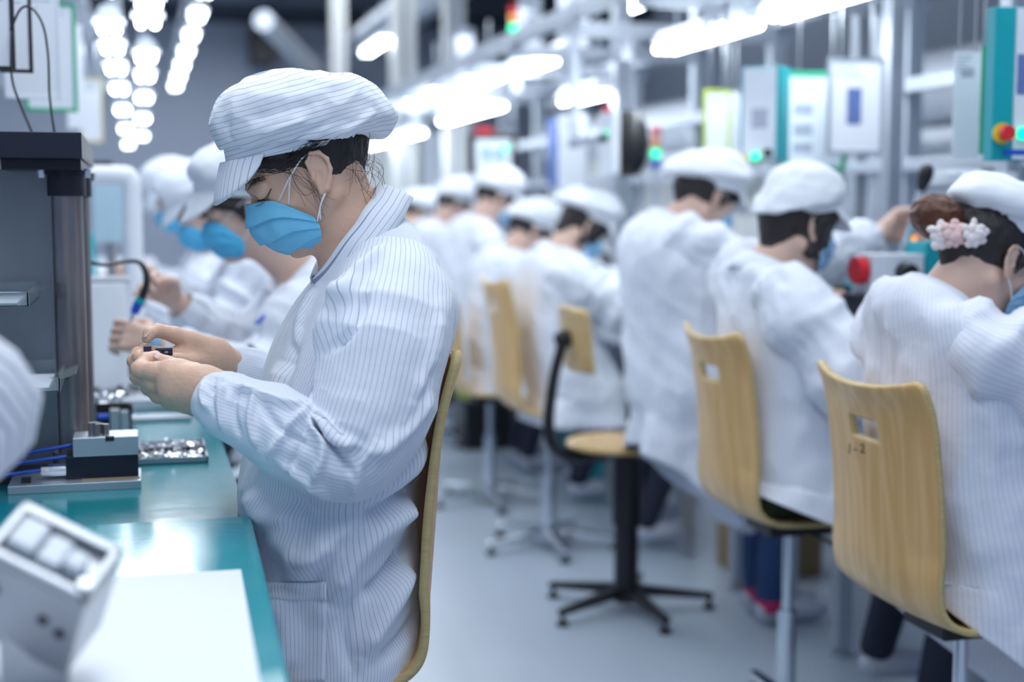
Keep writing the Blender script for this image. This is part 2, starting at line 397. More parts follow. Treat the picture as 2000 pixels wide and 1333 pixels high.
def head_field(f, hc, R, s, neck, nr=0.052, ear=True):
    P = lambda *a: np.array(hc)+R@(s*np.array(a))
    f.ell(P(-.012,0,.035), s*np.array([.095,.077,.088]), R, .01)
    f.ell(P(.030,0,-.030), s*np.array([.062,.058,.078]), R, .02)
    for y in (-1,1):
        f.rc(P(-.008,y*.055,-.045), P(.058,y*.018,-.094), s*.017, s*.015, .02)
        f.ell(P(.052,y*.035,-.022), s*np.array([.026,.024,.028]), R, .012)
        f.ell(P(.077,y*.031,.010), s*np.array([.013,.016,.011]), R, .006)
        f.rc(P(.084,y*.012,.022), P(.072,y*.046,.020), s*.010, s*.008, .010)
    f.ell(P(.074,0,-.094), s*np.array([.016,.018,.015]), R, .012)
    f.rc(P(.090,0,.006), P(.113,0,-.026), s*.006, s*.010, .006)
    for y in (-1,1): f.rc(P(.103,y*.010,-.031), P(.100,y*.011,-.031), s*.006, s*.006, .004)
    f.rc(P(.091,-.017,-.056), P(.091,.017,-.056), s*.006, s*.006, .004)
    f.rc(P(.088,-.014,-.065), P(.088,.014,-.065), s*.006, s*.006, .004)
    if ear:
        for y in (-1,1):
            Re = R@rotm('Y', -.22)@rotm('Z', -y*.30)
            Q = lambda a,b,c: P(-.006,y*.080,-.004)+Re@(s*np.array([a,y*b,c]))
            f.ell(Q(0,0,0), s*np.array([.016,.005,.029]), Re, .004)
            hel = [Q(.012,.001,.004),Q(.013,.004,.020),Q(.004,.005,.031),Q(-.009,.006,.029),Q(-.018,.006,.016),Q(-.018,.005,.0),Q(-.012,.004,-.014),Q(-.003,.002,-.026),Q(.006,.001,-.029),Q(.008,0,-.020)]
            f.chain(hel, [s*.0032]*6+[s*.0034,s*.0058,s*.0052,s*.0035], .003)
            f.ell(Q(.003,.008,-.004), s*np.array([.008,.007,.012]), Re, .003, sub=True)
            f.ell(Q(-.004,.009,.013), s*np.array([.008,.0055,.011]), Re, .003, sub=True)
            f.rc(Q(.012,.003,-.006), Q(.010,.004,-.002), s*.0042, s*.0035, .003)
    f.rc(P(-.030,0,-.035), neck, s*nr, s*nr*1.06, .02)
    f.rc(P(.012,0,-.060), np.array(neck)+R@np.array([.02,0,.0]), s*.036, s*.04, .025)
def hand_field(f, wr, d, pn, thumb, curl=.6, s=1.0, spread=.10, k=.003, tcurl=.5):
    """wr wrist, d direction to the knuckles, pn palm normal, thumb +1/-1 for its side; returns fingertips"""
    d = nrm(d); pn = nrm(np.array(pn)-d*(np.array(pn)@d)); sd = np.cross(d, pn)*thumb
    wr = np.array(wr, float); W = lambda a,b,c: wr+s*(d*a+sd*b+pn*c)
    f.rc(W(-.01,0,0), W(.018,0,0), s*.021, s*.023, .01)
    for b0,b1 in ((-.010,-.030),(-.004,-.010),(.004,.010),(.011,.026)):
        f.rc(W(.015,b0,0), W(.080,b1,-.002), s*.017, s*.0125, .008)
    f.ell(W(.032,.022,.010), s*np.array([.02,.02,.02]), None, .012)
    tips = []
    for b,l,a0 in ((-.030,.82,1.12),(-.010,.96,1.05),(.010,1.0,1.0),(.028,.93,.92)):
        p = W(.082,b,0); ang = curl*.75*a0; q = p; rr = [.0095,.0086,.0078,.0066]
        chain = [p]
        for i,L in enumerate((.043,.027,.021)):
            dd = nrm(d*math.cos(ang)+pn*math.sin(ang)+sd*(b*spread/.03)*(1 if i == 0 else .3)); q = q+dd*L*l*s; chain.append(q); ang += curl*1.0*a0
        f.chain(chain, [r*s for r in rr], k); tips.append(q)
    t0 = W(.022,.022,.010); t1 = W(.050,.046,.016+.01*tcurl); t2 = W(.078,.050-.012*tcurl,.022+.022*tcurl); t3 = W(.100,.046-.026*tcurl,.024+.034*tcurl)
    f.chain([t0,t1,t2,t3], [s*.016,s*.012,s*.0105,s*.008], .004); tips.append(t3)
    return tips
MASKROWS = {
 'F': [(.108,0,.006),(.123,0,-.022),(.122,0,-.046),(.111,0,-.071),(.087,0,-.093),(.062,0,-.104)],
 'A': [(.097,.022,.002),(.110,.027,-.023),(.111,.028,-.047),(.102,.028,-.071),(.083,.027,-.091),(.060,.026,-.102)],
 'C': [(.072,.052,-.009),(.078,.057,-.030),(.078,.058,-.050),(.073,.057,-.070),(.064,.053,-.087),(.052,.049,-.099)],
 'S': [(.038,.076,-.056),(.036,.076,-.065),(.036,.075,-.073),(.038,.073,-.080),(.041,.070,-.088),(.046,.066,-.096)]}
def mask_mesh(parent, hc, R, s, m='mask', nu=49, nv=42):
    rows = {k: catmull(np.array(v), nv) for k, v in MASKROWS.items()}
    V = []; ST = []
    for i in range(nv):
        F, A, C, Sd = (rows[k][i] for k in 'FACS'); fl = np.array([1,-1,1])
        V.append(catmull(np.array([Sd, C, A, F, A*fl, C*fl, Sd*fl]), nu))
    V = np.array(V); t = np.linspace(0,1,nv)
    u = np.linspace(-1,1,nu)
    nr = V-np.array([.02,0,-.04]); nr /= np.linalg.norm(nr, axis=2)[...,None]
    ple = ((t*3.6+.15)%1.0); ple = np.where((t > .1)&(t < .93), (ple-.5)*.006, 0)
    V = V+nr*(ple[:,None]*np.clip(1.25-np.abs(u)**2,0,1)[None,:])[...,None]
    V = V+nr*(.0022*noise(V.reshape(-1,3), 45, hc[0]*7).reshape(nv,nu))[...,None]
    W = (V.reshape(-1,3)*s)@R.T+np.array(hc)
    return mesh('face_mask', W, grid_faces(nv, nu, closed=False), m, parent, solid=.0012)
def loops(parent, hc, R, s, sides=(1,-1), double=False, r=.0013):
    P = lambda a,b,c: np.array(hc)+R@(s*np.array([a,b,c]))
    for y in sides:
        b = MB()
        for o in ((0,.006) if double else (0,)):
            b.tube([P(.066-o*1.3,y*(.058+o),-.010-o*2.2), P(.040-o*.6,y*.077,.010), P(.010,y*.083,.026), P(-.008,y*.082,.029)], r*s, 6)
            b.tube([P(.036-o*.9,y*.078,-.066), P(.020,y*.082,-.048), P(.004-o*.6,y*.083,-.034)], r*s, 6)
        b.build('ear_loop', 'strap', parent, smooth=True)
def cap_mesh(parent, hc, R, s, puff=1.0, m='cap', seed=0.0, N=70, n=110, brim=True, wr=1.0, brimlen=1.0, keys=None):
    p = puff
    keys = keys or [(.106,.073,-.088,.006,.084),(.107,.086,-.094,.016,.087),(.106,.097,-.099,.026,.089),(.105,.104,-.112,.022,.096),
            (.106,.122,-.100-.046*p,.012,.088+.026*p),(.103,.138,-.098-.048*p,.036,.086+.026*p),(.082,.150+.008*p,-.090-.044*p,.072,.080+.02*p),(.045,.160+.010*p,-.085-.030*p,.104,.068+.016*p),(.0,.164+.008*p,-.080-.008*p,.128,.042+.008*p),(-.035,.162,-.045,.158,.004)]
    V, F, TH, U = loftFB(hc, R, keys, N, n, s)
    L = ((V-np.array(hc))@R)/s; Nn = vnormals(V, F)
    band = np.clip((U-.2)/.12, 0, 1)
    w = .0055*ridge(L*np.array([.7,1,1.8]), 14, seed)+.006*noise(L, 9, seed+5)+.0022*ridge(L, 36, seed+2)
    gath = .003*np.sin(TH*46)*np.clip((-np.cos(TH)-.1)*2, 0, 1)*np.exp(-((U-.16)/.1)**2)
    V = V+Nn*((w*band*wr+gath)[:,None])*s
    st = (L[:,2]-.25*L[:,0])+.10*np.clip(U-.3,0,1)*L[:,1]
    st = np.where(U < .22, st*1.0, st)
    o = mesh('cap', V, F, m, parent, stripe=st, subsurf=0)
    if brim:
        nu, nv = 41, 10; V = []; 
        for j in range(nv):
            t = j/(nv-1)
            for i in range(nu):
                a = (i/(nu-1)*2-1)*1.12
                e = math.cos(a/1.12*math.pi/2)**.6 if abs(a) < 1.12 else 0
                bx, by, bz = .009+.096*math.cos(a), .083*math.sin(a), .047+.033*math.cos(a)
                L_ = .056*brimlen*e*t
                V.append([bx+L_*(.78), by*(1+.12*t*e), bz-L_*.72-.010*e*t*t-.35*t*e*by*by*4])
        V = np.array(V)*s@R.T+np.array(hc)
        mesh('cap_brim', V, grid_faces(nv, nu, closed=False), m, o, stripe=V@R[:,1]*1.0, solid=.004*s)
    return o
def hair_mesh(parent, hc, R, s, m='hair', h=.005, style='bun'):
    P = lambda *a: np.array(hc)+R@(s*np.array(a))
    f = Field(np.array(hc)-.2, np.array(hc)+.2, h)
    f.ell(P(-.013,0,.036), s*np.array([.099,.081,.091]), R, .004)
    f.ell(P(.085,0,-.035), s*np.array([.075,.12,.085]), R, .01, sub=True)
    f.ell(P(.03,0,-.085), s*np.array([.06,.12,.07]), R, .01, sub=True)
    for y in (-1,1):
        f.rc(P(.078,y*.045,.045), P(.030,y*.074,.018), s*.012, s*.010, .012)
        f.rc(P(.030,y*.076,.018), P(.018,y*.077,-.016), s*.007, s*.004, .008)
    if style in ('bun','nape'):
        f.rc(P(-.085,0,.0), P(-.070,0,-.040), s*.034, s*.022, .02)
    if style == 'bob':
        for y in (-1,1):
            f.rc(P(.015,y*.060,.01), P(.012,y*.066,-.06), s*.024, s*.020, .03)
            f.rc(P(.05,y*.048,.03), P(.055,y*.056,-.055), s*.020, s*.014, .03)
        f.rc(P(-.055,0,.0), P(-.055,0,-.055), s*.035, s*.038, .04)
    V, F = f.mesh()
    V = V+vnormals(V, F.tolist())*(.0016*noise(V, 120))[:,None]
    return mesh('hair', V, F.tolist(), m, parent)
def sleeve_mesh(parent, pts, rad, m='coat', n=64, sub=22, wr=1.0, seed=0.0, folds=None, up=(0,0,1), NS=58, fine=.0026, name='coat_sleeve', spacing=.0095):
    pts = np.array(pts, float); K = len(pts); N = (K-1)*sub+1
    Q = catmull(np.hstack([pts, np.array(rad, float)[:,None]]), N); P = Q[:,:3]
    T, U, W = frames(P, list(up)); th = np.linspace(0, 2*math.pi, n+1)
    C, S_ = np.cos(th)[None,:,None], np.sin(th)[None,:,None]
    D = C*U[:,None]+S_*W[:,None]
    L = np.concatenate([[0], np.cumsum(np.linalg.norm(np.diff(P, axis=0), axis=1))])
    uu = np.stack([np.repeat(L[:,None], n+1, 1), np.repeat(np.cos(th)[None], N, 0)*.08, np.repeat(np.sin(th)[None], N, 0)*.08], -1)
    # compression folds where the arm bends, long drag folds elsewhere
    curv = np.linalg.norm(np.gradient(T, axis=0), axis=1); curv = np.convolve(curv, np.ones(2*sub)/(2*sub), 'same'); curv = curv/(curv.max()+1e-9)
    w = (.010*curv[:,None]+.0035)*ridge(uu*np.array([2.0,.8,.8]), 9, seed)+.006*noise(uu, 7, seed+3)+fine*ridge(uu*np.array([1,1.5,1.5]), 24, seed+9)
    endf = np.minimum(1, (L[-1]-L)/.03+.15)[:,None]
    V = (P[:,None]+D*(Q[:,3][:,None]+w*wr*endf)[...,None]).reshape(-1,3)
    F = grid_faces(N, n+1, closed=False)
    if folds: V = pxfolds(V, vnormals(V, F), folds)
    st = np.tile(th/(2*math.pi)*NS*spacing, N)
    # close the sleeve head inside the coat
    nV = len(V); r0 = V[:n+1].copy(); V = np.vstack([V, P[0]-T[0]*.022+(r0-P[0])*.55, P[0]-T[0]*.030+(r0-P[0])*.02]); st = np.concatenate([st, st[:n+1], st[:n+1]])
    for q, (a_, b_) in enumerate(((nV, 0), (nV+n+1, nV))):
        for j in range(n): F.append([a_+j, b_+j, b_+j+1, a_+j+1])
    # turn the cuff in
    k = (N-1)*(n+1); inner = P[-1]-T[-1]*.012+(V[k:k+n+1]-P[-1])*.86
    i2 = P[-1]-T[-1]*.05+(V[k:k+n+1]-P[-1])*.80
    m0 = len(V); V = np.vstack([V, inner, i2]); st = np.concatenate([st, st[:n+1], st[:n+1]])
    for a_, b_ in ((k, m0), (m0, m0+n+1)):
        for j in range(n): F.append([a_+j, b_+j, b_+j+1, a_+j+1])
    return mesh(name, V, F, m, parent, stripe=st)
def collar_mesh(parent, c, Rn, rx, ry, m='coat', open_=.5, drop=.035, out=.024, h=.018, front_drop=.05, sc=1.0):
    """shirt collar: ring around the neck (frame Rn: forward,left,up of the neck opening), stand then fold down"""
    nu = 73; V = []; st = []
    prof = [(0,0),(.003,h*.6),(.005,h),(.010,h*1.05),(out*.7,h*.45),(out,-drop*.4),(out*1.15,-drop)]
    for j,(o,z) in enumerate(prof):
        for i in range(nu):
            a = math.pi-(1-i/(nu-1)*2)*(math.pi-open_)
            fr = max(0, math.cos(a)); ex = fr**2
            zz = z-(front_drop*ex if j >= 4 else front_drop*.35*ex)
            rr = o+(.012*ex if j >= 4 else 0)
            V.append([(rx+rr)*math.cos(a)*(1+.25*ex), (ry+rr)*math.sin(a), zz]); st.append((o*.6+z*.9)*1.5+a*.002)
    V = np.array(V)*sc; V += (.002*noise(V, 30))[:,None]
    W = V@Rn.T+np.array(c)
    return mesh('coat_collar', W, grid_faces(len(prof), nu, closed=False), m, parent, stripe=np.array(st), solid=.0022)
def twobone(a, b, l1, l2, pole):
    a = np.array(a, float); b = np.array(b, float); d = b-a; D = np.linalg.norm(d); dn = d/D; D2 = min(D, (l1+l2)*.995)
    x = (l1*l1-l2*l2+D2*D2)/(2*D2); h = math.sqrt(max(l1*l1-x*x, 1e-6)); p = np.array(pole, float); p = nrm(p-dn*(p@dn))
    return a+dn*x+p*h
TORSO = [(-.42,.19,.20,.245),(-.2,.18,.19,.235),(0,.165,.17,.222),(.3,.145,.145,.205),(.55,.135,.14,.205),(.74,.12,.135,.205),(.86,.10,.125,.185),(.94,.078,.10,.135),(1.0,.058,.066,.072)]
def worker(name, label, origin, yaw, seat, hip, neck, head, hpitch, hands, group=None, hyaw=0, hroll=0, neckt=.5, hs=.97, bob='bun', m='plaincoat', capm='plaincap', maskm='maskpale',
           fore=.25, res=.006, puff=1.0, feet=None, trouser='dark_trouser', shoe='shoe', hair='hair', poles=None, hemdrop=.30, coatseed=None, width=1.0, curl=(.6,.6), handn=None, wr=1.0, cap=True, sock=None, tail=None, back=0.05, brimlen=1.0, hemw=1.0, clampx=None, hemtilt=0.0, elbows=None, capkeys=None, handsc=1.0, shdrop=0.0):
    """origin = floor point below the hips; hip,neck,head = (forward,up); hands = [(fwd,left,up) left hand, right hand]"""
    R0 = frameR(yaw); o = np.array([origin[0], origin[1], 0.0]); G = lambda p: o+R0@np.array(p, float)
    seed = coatseed if coatseed is not None else origin[1]*3.7
    root = thing(name, o, label, 'person', group)
    # coat body
    H = np.array([hip[0], hip[1]]); Nk = np.array([neck[0], neck[1]]); sp = []
    Cc = (H+Nk)/2+np.array([-back, .02])
    keys = []
    for s, df, db, ry in TORSO:
        if s >= 0:
            c = (1-s)**2*H+2*s*(1-s)*Cc+s*s*Nk; tg = 2*(1-s)*(Cc-H)+2*s*(Nk-Cc)
        else:
            c = H+np.array([.02, s*hemdrop/.42]); tg = np.array([0,1.0])
        tg = tg/np.linalg.norm(tg); a = math.atan2(tg[0], tg[1])
        if s > .6: a = a+(neckt-a)*((s-.6)/.4)**1.3
        ax = np.array([math.cos(a), -math.sin(a)]); wf = hemw if s < 0 else 1.0
        F = c+ax*df*width*wf; B = c-ax*db*width*wf
        if s < 0: F[1] -= hemtilt*(-s/.42)*.4; B[1] += hemtilt*(-s/.42)
        if clampx is not None: B[0] = max(B[0], clampx)
        keys.append((F[0], F[1], B[0], B[1], ry*width*wf))
    V, Fc, TH, U = loftFB(o, R0, keys, 84, 96, 1.0, 2.25)
    Nn = vnormals(V, Fc); L = (V-o)@R0
    sk = L.copy(); sk[:,2] += .8*L[:,1]*np.sign(L[:,0]+.001)+.5*noise(L, 3, seed+8)*.2
    w = .013*ridge(L*np.array([1,1,.45]), 7, seed)+.011*noise(L, 5, seed+2)+.009*np.maximum(0, ridge(sk*np.array([.8,.8,1.6]), 8, seed+6)-.35)+.005*ridge(L*np.array([1.2,1.2,.6]), 20, seed+4)
    fade = np.clip((1-U)/.08, 0, 1)
    hem = (.028 if clampx is None else .006)*np.sin(TH*5+seed)*np.clip((.22-U)/.22, 0, 1)
    V = V+Nn*((w*fade*wr+hem)[:,None])
    coat = mesh('coat', V, Fc, m, root, stripe=TH/(2*math.pi)*110*.0095, solid=.002)
    # neck opening
    kc = keys[-1]; cN = G(((kc[0]+kc[2])/2, 0, (kc[1]+kc[3])/2)); ang = math.atan2(kc[3]-kc[1], kc[0]-kc[2])
    Rn = R0@rotm('Y', ang)
    collar_mesh(coat, cN, Rn, .060, .068, m)
    # arms
    hc = G((head[0], head[2] if len(head) > 2 else 0, head[1])); Rh = frameR(yaw+hyaw, hpitch, hroll)
    pts_all = [hc-.16, hc+.16, cN-.15, G((-.25,-.3,hip[1]-.15)), G((.3,.3,hip[1]))]
    arms = []
    for i, sgn in enumerate((1,-1)):
        if hands[i] is None: continue
        sh = cN+Rn@np.array([-.015, sgn*.150*width, -.055])-np.array([0,0,shdrop]); hd = G(hands[i]); pole = R0@np.array(poles[i] if poles and poles[i] else (-.4, sgn*.5, -1.0))
        el = twobone(sh, hd, .285, .245, pole)
        if elbows and elbows[i] is not None: el = np.array(elbows[i], float)
        hd = el+nrm(hd-el)*.245 if np.linalg.norm(hd-sh) > .525 else hd
        arms.append((sgn, sh, el, hd)); pts_all += [hd-.2, hd+.2, el-.08, el+.08, sh]
    lo = np.min(pts_all, 0)-.03; hi = np.max(pts_all, 0)+.03
    f = Field(lo, hi, res)
    head_field(f, hc, Rh, hs, cN-R0@np.array([.01,0,.03]))
    f.rc(cN-R0[:,2]*.10, G((hip[0],0,hip[1]+.02)), .085, .11, .03)
    for sgn, sh, el, hd in arms:
        sh2 = sh*.85+cN*.15-R0[:,2]*.03; f.rc(cN-R0[:,2]*.10, sh2, .045, .028, .02); f.rc(sh2, el, .030, .036, .01); f.rc(el, hd, .036, .024, .01)
        i = 0 if sgn == 1 else 1
        d = nrm(hd-el); pn = R0@np.array(handn[i] if handn and handn[i] else (0.15,-sgn*.75,-.5)); 
        hand_field(f, hd, d+np.array([0,0,-.1]), pn, 1 if np.cross(d, nrm(pn))@R0[:,2]*1 > 0 else -1, curl[i], .95*handsc)
    V, Fb = f.mesh(); mesh('body', V, Fb.tolist(), 'skin' if group == 'left' else 'skinpale', root)
    for sgn, sh, el, hd in arms:
        i = 0 if sgn == 1 else 1; cuff = hd-nrm(hd-el)*.018
        shi = sh+(cN-sh)*.22+np.array([0,0,.008])
        e1 = el+(sh-el)*.12; e2 = el+(hd-el)*.12; em = el*.7+(e1+e2)*.15
        sleeve_mesh(coat, [shi, sh+(el-sh)*.25, sh+(el-sh)*.6, em, el+(hd-el)*.4, el+(hd-el)*.75, cuff], [.062,.082,.077,.068,.060,.050,.038], m, n=56, sub=14, wr=1.9, seed=seed+i*11)
    hair_mesh(root, hc, Rh, hs, hair, res*.9, bob)
    if cap: cap_mesh(root, hc, Rh, hs, puff, capm, seed, 50, 80, wr=wr, brimlen=brimlen, keys=capkeys)
    mask_mesh(root, hc, Rh, hs, maskm, 33, 28); loops(root, hc, Rh, hs)
    if feet:
        tr = MB()
        cs = [G((a_, b_, c_)) for a_ in (-.25,.6) for b_ in (-.3,.3) for c_ in (0,hip[1])]; fld = Field(np.min(cs, 0)-.12, np.max(cs, 0)+.15, .012)
        for i, sgn in enumerate((1,-1)):
            ft = G(feet[i]); hp = G((hip[0]+.02, sgn*.09, hip[1]-.02)); kn = twobone(hp, ft+np.array([0,0,.08]), .42, .40, R0@np.array([1.0, sgn*.1, .25]))
            fld.rc(hp, kn, .085, .062, .02); fld.rc(kn, ft+np.array([0,0,.09])-R0[:,0]*.03, .062, .046, .01)
            fx = R0@np.array([1,0,0]); b = MB()
            Vs, Fs, _ = sweep([ft-fx*.075+[0,0,.035], ft-fx*.05+[0,0,.038], ft+fx*.02+[0,0,.038], ft+fx*.10+[0,0,.034], ft+fx*.165+[0,0,.027]], [.018,.036,.038,.037,.02], 14, 5, up=(0,0,1))
            Vs[:,2] = np.clip(Vs[:,2], .004, None); b.add(Vs, Fs); b.build('shoe', shoe, root, smooth=True)
            if sock:
                b = MB(); b.cyl(ft-fx*.03+[0,0,.035], ft-fx*.03+[0,0,.10], .044, .040); b.build('sock', sock, root, smooth=True)
        fld.rc(G((hip[0],-.06,hip[1])), G((hip[0],.06,hip[1])), .10, .10, .02)
        V, Fb = fld.mesh(); mesh('trousers', V, Fb.tolist(), trouser, root)
    return root, dict(hc=hc, Rh=Rh, coat=coat, cN=cN, arms=arms, G=G, R0=R0)
M['plaincap'] = cloth_mat('white_cap_cotton', (0.85,0.88,0.93), (0.74,0.78,0.86), spacing=.0085, width=.1)
# ------------------------------------------------ the woman in focus
Y0 = 2.18
main = thing('person', (0.40, 2.18, 0), 'worker in sharp focus in pinstriped white coat, blue mask and cap, holding a small part', 'person')
RM = frameR(math.pi)                     # she faces -X
def sag(px, py, Y=Y0):                   # photo point in her sagittal plane -> (forward, up) about the world origin
    p = onY(px, py, Y); return (-p[0], p[2])
HC = onY(598, 338, Y0); RH = frameR(math.pi+.05, math.radians(31), 0); HS = .965
TK = []
for F, B, ry in [((548,1420),(725,1345),.20),((520,1250),(800,1235),.21),((498,1110),(806,1110),.205),((474,990),(800,985),.20),((484,880),(809,870),.195),((508,770),(832,750),.188),
                 ((538,680),(872,655),.195),((572,610),(878,575),.190),((598,572),(842,505),.165),((618,548),(796,440),.120),((636,520),(740,388),.068)]:
    f, b = sag(*F), sag(*B); TK.append((f[0], f[1], b[0], b[1], ry))
V, Fc, TH, U = loftFB((0,Y0,0), RM, TK, 220, 300, 1.0, 2.45)
Nn = vnormals(V, Fc)
L = V-np.array([0,Y0,0])
fade = np.clip((1-U)/.1, 0, 1)
V = V+Nn*((.0045*noise(L, 7, 3)+.0030*ridge(L*np.array([1,1,.5]), 12, 5))*fade)[:,None]
Tf = [  # long folds of the coat body: points in the photo, width px, height m
 ([(845,830),(815,870),(755,935),(640,1050),(560,1160)], 38, .021),
 ([(810,970),(750,1020),(690,1090),(640,1190)], 30, .022),
 ([(835,1010),(760,1120),(700,1170)], 16, -.016),
 ([(860,880),(780,960),(690,1020)], 17, -.016),
 ([(560,960),(640,1010),(740,960)], 22, -.012),
 ([(480,960),(520,1010),(580,1010)], 20, .010),
 ([(805,1090),(760,1180),(700,1290)], 22, .014),
 ([(845,1130),(800,1230),(730,1300)], 14, -.010),
 ([(520,1030),(600,1080),(650,1040)], 30, .012),
 ([(885,730),(865,800),(840,850)], 14, .006),
 ([(560,700),(530,790),(520,900)], 18, .010),
 ([(590,640),(560,740),(545,800)], 10, -.007),
 ([(620,560),(590,620),(575,700)], 9, .006),
 ([(780,420),(850,500),(890,590),(905,660)], 26, .006),
 ([(800,520),(870,600),(895,700),(880,760)], 14, -.006),
 ([(540,1150),(570,1230),(560,1310)], 24, .010),
 ([(690,1150),(670,1240),(690,1320)], 14, -.008),
]
Nn = vnormals(V, Fc); V = pxfolds(V, Nn, Tf)
coat = mesh('coat', V, Fc, 'coat', main, stripe=TH/(2*math.pi)*165*.0095, solid=.0016)
# near sleeve (her left arm)
def pt(px, py, Y): return onY(px, py, Y)
SP = [pt(768,535,2.12), pt(764,600,2.03), pt(746,700,1.975), pt(722,805,1.955), pt(682,885,1.95), pt(600,868,1.955), pt(515,822,1.975), pt(440,790,2.00), pt(404,772,2.02)]
SR = [.064,.086,.086,.081,.069,.0585,.053,.046,.034]
Sf = [
 ([(505,770),(540,830),(600,870)], 9, -.006),
 ([(600,800),(560,840),(520,900)], 10, .008),
 ([(598,812),(630,880),(610,950)], 11, .009),
 ([(604,806),(585,870),(560,930)], 7, -.006),
 ([(606,800),(660,850),(700,870)], 10, .010),
 ([(608,812),(660,880),(690,930)], 8, -.008),
 ([(612,826),(640,850)], 9, -.012),
 ([(604,796),(560,790),(500,770),(450,750)], 9, .007),
 ([(440,745),(430,790),(440,850)], 8, .006),
 ([(470,750),(455,800),(470,860)], 7, -.005),
 ([(500,762),(490,820),(505,880)], 8, .006),
 ([(700,530),(650,620),(615,700),(600,790)], 16, .012),
 ([(720,560),(690,640),(640,690)], 9, -.008),
 ([(760,470),(700,540),(660,600)], 12, .009),
 ([(850,760),(790,840),(720,900)], 16, .009),
 ([(850,700),(820,790),(770,860)], 10, -.006),
 ([(740,850),(700,920),(690,975)], 12, .006),
 ([(860,600),(850,700),(810,790)], 18, .006),
 ([(650,980),(600,940),(540,900)], 9, .006),
 ([(400,740),(395,775),(405,800)], 6, .004),
 ([(420,742),(412,780),(424,820)], 5, -.004),
]
sl = sleeve_mesh(coat, SP, SR, 'coat', n=180, sub=34, wr=.75, seed=4.0, folds=Sf, NS=70, fine=.0014)
# far sleeve (her right arm), mostly behind
SP2 = [pt(735,470,2.30), pt(715,560,2.36), pt(670,700,2.38), pt(600,780,2.38), pt(530,765,2.34), pt(470,735,2.28), pt(430,722,2.25)]
sleeve_mesh(coat, SP2, [.07,.085,.08,.066,.056,.046,.036], 'coat', n=90, sub=20, wr=.8, seed=9.0, NS=68)
# sleeve pocket on the upper arm and hip pocket: thin cloth panels laid on the coat
def panel_on(name, target, corners, parent, nu=26, nv=34, off=.0035, m='coat', stripeax=0, edge=True, spacing=.0095, ns=None):
    bpy.context.view_layer.update()
    dg = bpy.context.evaluated_depsgraph_get(); ob = target.evaluated_get(dg); inv = target.matrix_world.inverted()
    V = []; st = []
    a, b, c, d = (np.array(q, float) for q in corners)
    for j in range(nv):
        t = j/(nv-1)
        for i in range(nu):
            u = i/(nu-1); p = (a*(1-u)+b*u)*(1-t)+(d*(1-u)+c*u)*t
            dr = Vector(ray(*p)).normalized(); hit, loc, no, _ = ob.ray_cast(inv@Vector(CAM), dr)
            if not hit: loc = inv@Vector(onY(p[0], p[1], 1.95)); no = Vector((0,-1,0))
            e = min(i, nu-1-i, j, nv-1-j)
            wl = np.array(target.matrix_world@loc)+np.array(no)*(off if e > 0 else off*.3)
            V.append(wl); st.append((u if stripeax == 0 else t)*(ns or 10)*spacing)
    V = np.array(V); 
    return mesh(name, V, grid_faces(nv, nu, closed=False)[::-1], m, parent, stripe=st, solid=.0012)
panel_on('sleeve_pocket', sl, [(662,634),(758,650),(718,838),(592,800)], coat, ns=12)
panel_on('pocket_flap', sl, [(662,630),(760,648),(752,672),(655,655)], coat, 24, 8, off=.0065, ns=13, m='cap')
panel_on('hip_pocket', coat, [(506,1140),(640,1140),(636,1330),(520,1345)], coat, ns=16, off=.004)
panel_on('pocket_band', coat, [(506,1138),(640,1136),(640,1172),(508,1176)], coat, 26, 8, off=.0065, ns=17, m='cap')
# collar: stand and fall, laid around the neck opening
kc = TK[-1]; cN = np.array([-(kc[0]+kc[2])/2, Y0, (kc[1]+kc[3])/2]); an = math.atan2(kc[3]-kc[1], kc[0]-kc[2]); Rn = RM@rotm('Y', an)
collar_mesh(coat, cN, Rn, .070, .070, 'coat', open_=.30, drop=.036, out=.026, h=.014, front_drop=.030)
# body
f = Field(np.array([-.20,1.86,.70]), np.array([.60,2.46,1.56]), .0022)
nb = onY(705, 465, Y0)
head_field(f, HC, RH, HS, nb, .050)
f.rc(nb, pt(740,640,2.18), .06, .10, .03); f.rc(pt(740,640,2.18), pt(690,1180,2.18), .11, .12, .03)
f.rc(pt(745,560,2.12), pt(765,620,2.03), .035, .045, .02); f.rc(pt(765,600,2.01), pt(690,890,1.95), .048, .040, .01)
f.rc(pt(690,890,1.95), pt(432,765,2.02), .040, .026, .01)
f.rc(pt(735,560,2.26), pt(700,620,2.36), .035, .042, .02); f.rc(pt(700,600,2.37), pt(590,770,2.37), .042, .036, .01); f.rc(pt(590,770,2.37), pt(446,712,2.25), .036, .024, .01)
# near (left) hand: a loose fist, thumb on top, seen from the back of the hand
h = lambda x, y, Y: pt(x, y, Y)
f.rc(h(440,768,2.02), h(398,758,2.03), .026, .027, .012)
f.rc(h(398,748,2.035), h(332,732,2.045), .025, .019, .014)
f.rc(h(398,772,2.035), h(335,760,2.045), .026, .021, .014)
f.rc(h(385,784,2.05), h(345,775,2.06), .022, .020, .014)
f.chain([h(340,722,2.05), h(300,726,2.052), h(272,722,2.06), h(284,703,2.085), h(303,696,2.10)], [.016,.0125,.0115,.0095,.0085], .006)   # index
f.chain([h(335,742,2.055), h(298,748,2.062), h(272,738,2.09), h(276,714,2.11), h(290,700,2.12)], [.016,.0125,.0112,.0095,.008], .005)  # middle
f.chain([h(338,768,2.07), h(310,772,2.085), h(290,758,2.115), h(296,738,2.13)], [.016,.012,.010,.009], .006)
f.chain([h(352,784,2.085), h(330,786,2.10), h(314,772,2.13)], [.014,.0105,.009], .006)
f.chain([h(378,732,2.055), h(352,722,2.065), h(326,712,2.075), h(304,700,2.085)], [.018,.0145,.0118,.0092], .005)                    # thumb
